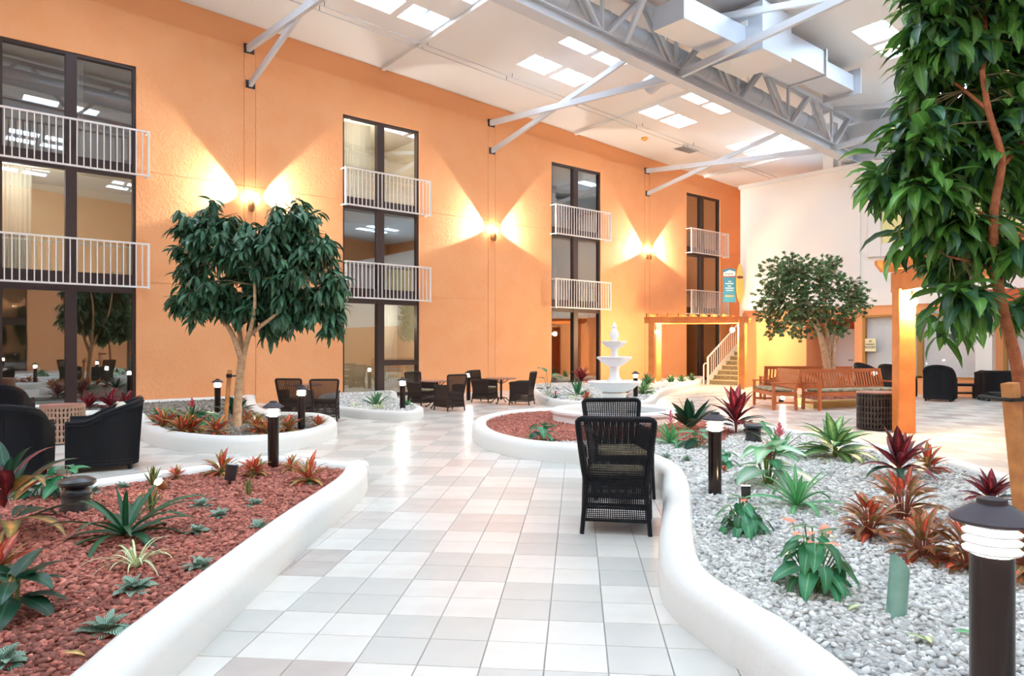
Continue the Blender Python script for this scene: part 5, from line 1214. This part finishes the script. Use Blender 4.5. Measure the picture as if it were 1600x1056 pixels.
mb.tube([q0, q0.lerp(q1, .5)-Vector((0, 0, .015)), q1], .012, 6).build('tie', 'black_strap', sk); MB().lathe([(.045, -.03), (.045, .03)], 12, q0).build('tie_loop', 'black_strap', sk)
# foreground tree
d3 = 5.25; b3 = ond(1592, 812, d3); b3.z = .18
tree('foreground_tree', 'tall glossy-leaved tree with trunk coloured as if lamplit tied to a stake in the grey gravel', b3,
     [[(1594, 815, 0, .05), (1598, 700, 0, .045), (1590, 580, 0, .042), (1566, 480, 0, .038), (1554, 400, -.2, .034), (1553, 330, -.36, .029), (1565, 250, -.4, .025), (1545, 175, -.38, .021), (1534, 110, -.34, .016)],
      [(1553, 345, -.34, .02), (1590, 370, -.1, .018), (1660, 330, .2, .014)], [(1563, 262, -.39, .019), (1610, 210, -.2, .016), (1680, 120, 0, .012)], [(1553, 345, -.33, .015), (1500, 310, -.2, .011), (1450, 250, 0, .007)], [(1544, 172, -.37, .014), (1480, 120, -.15, .01), (1430, 90, 0, .007)], [(1535, 120, -.34, .016), (1540, 40, -.2, .013), (1530, -60, 0, .01)], [(1556, 420, 0, .014), (1520, 410, -.2, .01), (1480, 400, -.3, .006)], [(1558, 440, 0, .012), (1530, 455, .1, .01), (1500, 470, .1, .006)]],
     'bark_lamplit', [(1450, 30, 48), (1490, 75, 66), (1560, 50, 80), (1445, 110, 42), (1428, 165, 34), (1500, 165, 66), (1440, 215, 52), (1405, 255, 44), (1385, 285, 34), (1445, 295, 52), (1500, 275, 56), (1460, 345, 46), (1425, 365, 30), (1515, 350, 50), (1590, 170, 80), (1610, 290, 60), (1580, 390, 40), (1485, 405, 40), (1505, 460, 40), (1480, 500, 26), (1600, 470, 34), (1680, 80, 120), (1690, 240, 100), (1560, -60, 120), (1690, 380, 60), (1545, 240, 50)], d3, .31, 9, 560, ('leaf_tree_fresh', 'leaf_tree_fresh', 'leaf_tree_fresh', 'leaf_tree_dark'), ('tree1', 'tree2'), -24, 300, twig_r=.004)
sk = thing('tree_stake', 'thick wooden stake with black strap tied to the foreground tree', 'stake', ond(1603, 800, 5.0), 0); sk.location.z = .18
MB().bar(Vector((0, 0, -.1)), ond(1578, 598, 4.95)-Vector(sk.location), .085, .085).build('pole', 'stake_wood', sk, smooth=False, bevel=.008)
q0 = ond(1582, 624, 4.95)-Vector(sk.location); MB().tube([q0+C(-.06, -.05), q0+C(-.06, .05, .005), q0+C(.1, .09, .03), q0+C(.32, .06, .02), q0+C(.30, -.03, 0), q0+C(.05, -.05, 0)], .014, 8, closed=True).build('strap', 'black_strap', sk)
# small-leaved ficus inside the benches
d2_ = 18.2; b2 = C(d2_, (1296-800)/FPX*d2_, .15)
tree('small_leaved_ficus', 'multi-stemmed ficus with fine foliage rising from the ring of teak benches', b2,
     [[(1296, 622, 0, .09), (1292, 570, 0, .08), (1282, 520, 0, .05), (1262, 470, 0, .03), (1240, 430, 0, .015)], [(1297, 620, 0, .07), (1297, 560, .1, .06), (1290, 500, .1, .04), (1285, 440, 0, .02)], [(1294, 615, 0, .07), (1286, 550, -.1, .05), (1270, 505, -.1, .03), (1225, 470, -.1, .015)],
      [(1300, 618, 0, .06), (1303, 560, 0, .05), (1306, 515, 0, .03), (1325, 470, 0, .018), (1335, 440, 0, .01)], [(1304, 600, .2, .04), (1304, 550, .2, .035), (1312, 520, .2, .02), (1322, 508, .2, .01)], [(1290, 560, 0, .04), (1280, 510, .2, .03), (1300, 440, .2, .015), (1305, 420, .2, .01)]],
     'bark_pale', [(1215, 430, 28), (1240, 420, 28), (1205, 465, 26), (1235, 465, 32), (1270, 430, 26), (1285, 415, 18), (1270, 470, 32), (1300, 440, 22), (1312, 470, 28), (1335, 455, 22), (1345, 470, 18), (1225, 500, 26), (1260, 505, 26), (1295, 500, 24), (1195, 490, 16), (1325, 490, 16), (1305, 408, 12), (1210, 515, 14), (1315, 515, 12)], d2_, .066, 36, 1500, 'leaf_ficus', ('small',), -10, 0, twig_r=.005, fine=True)
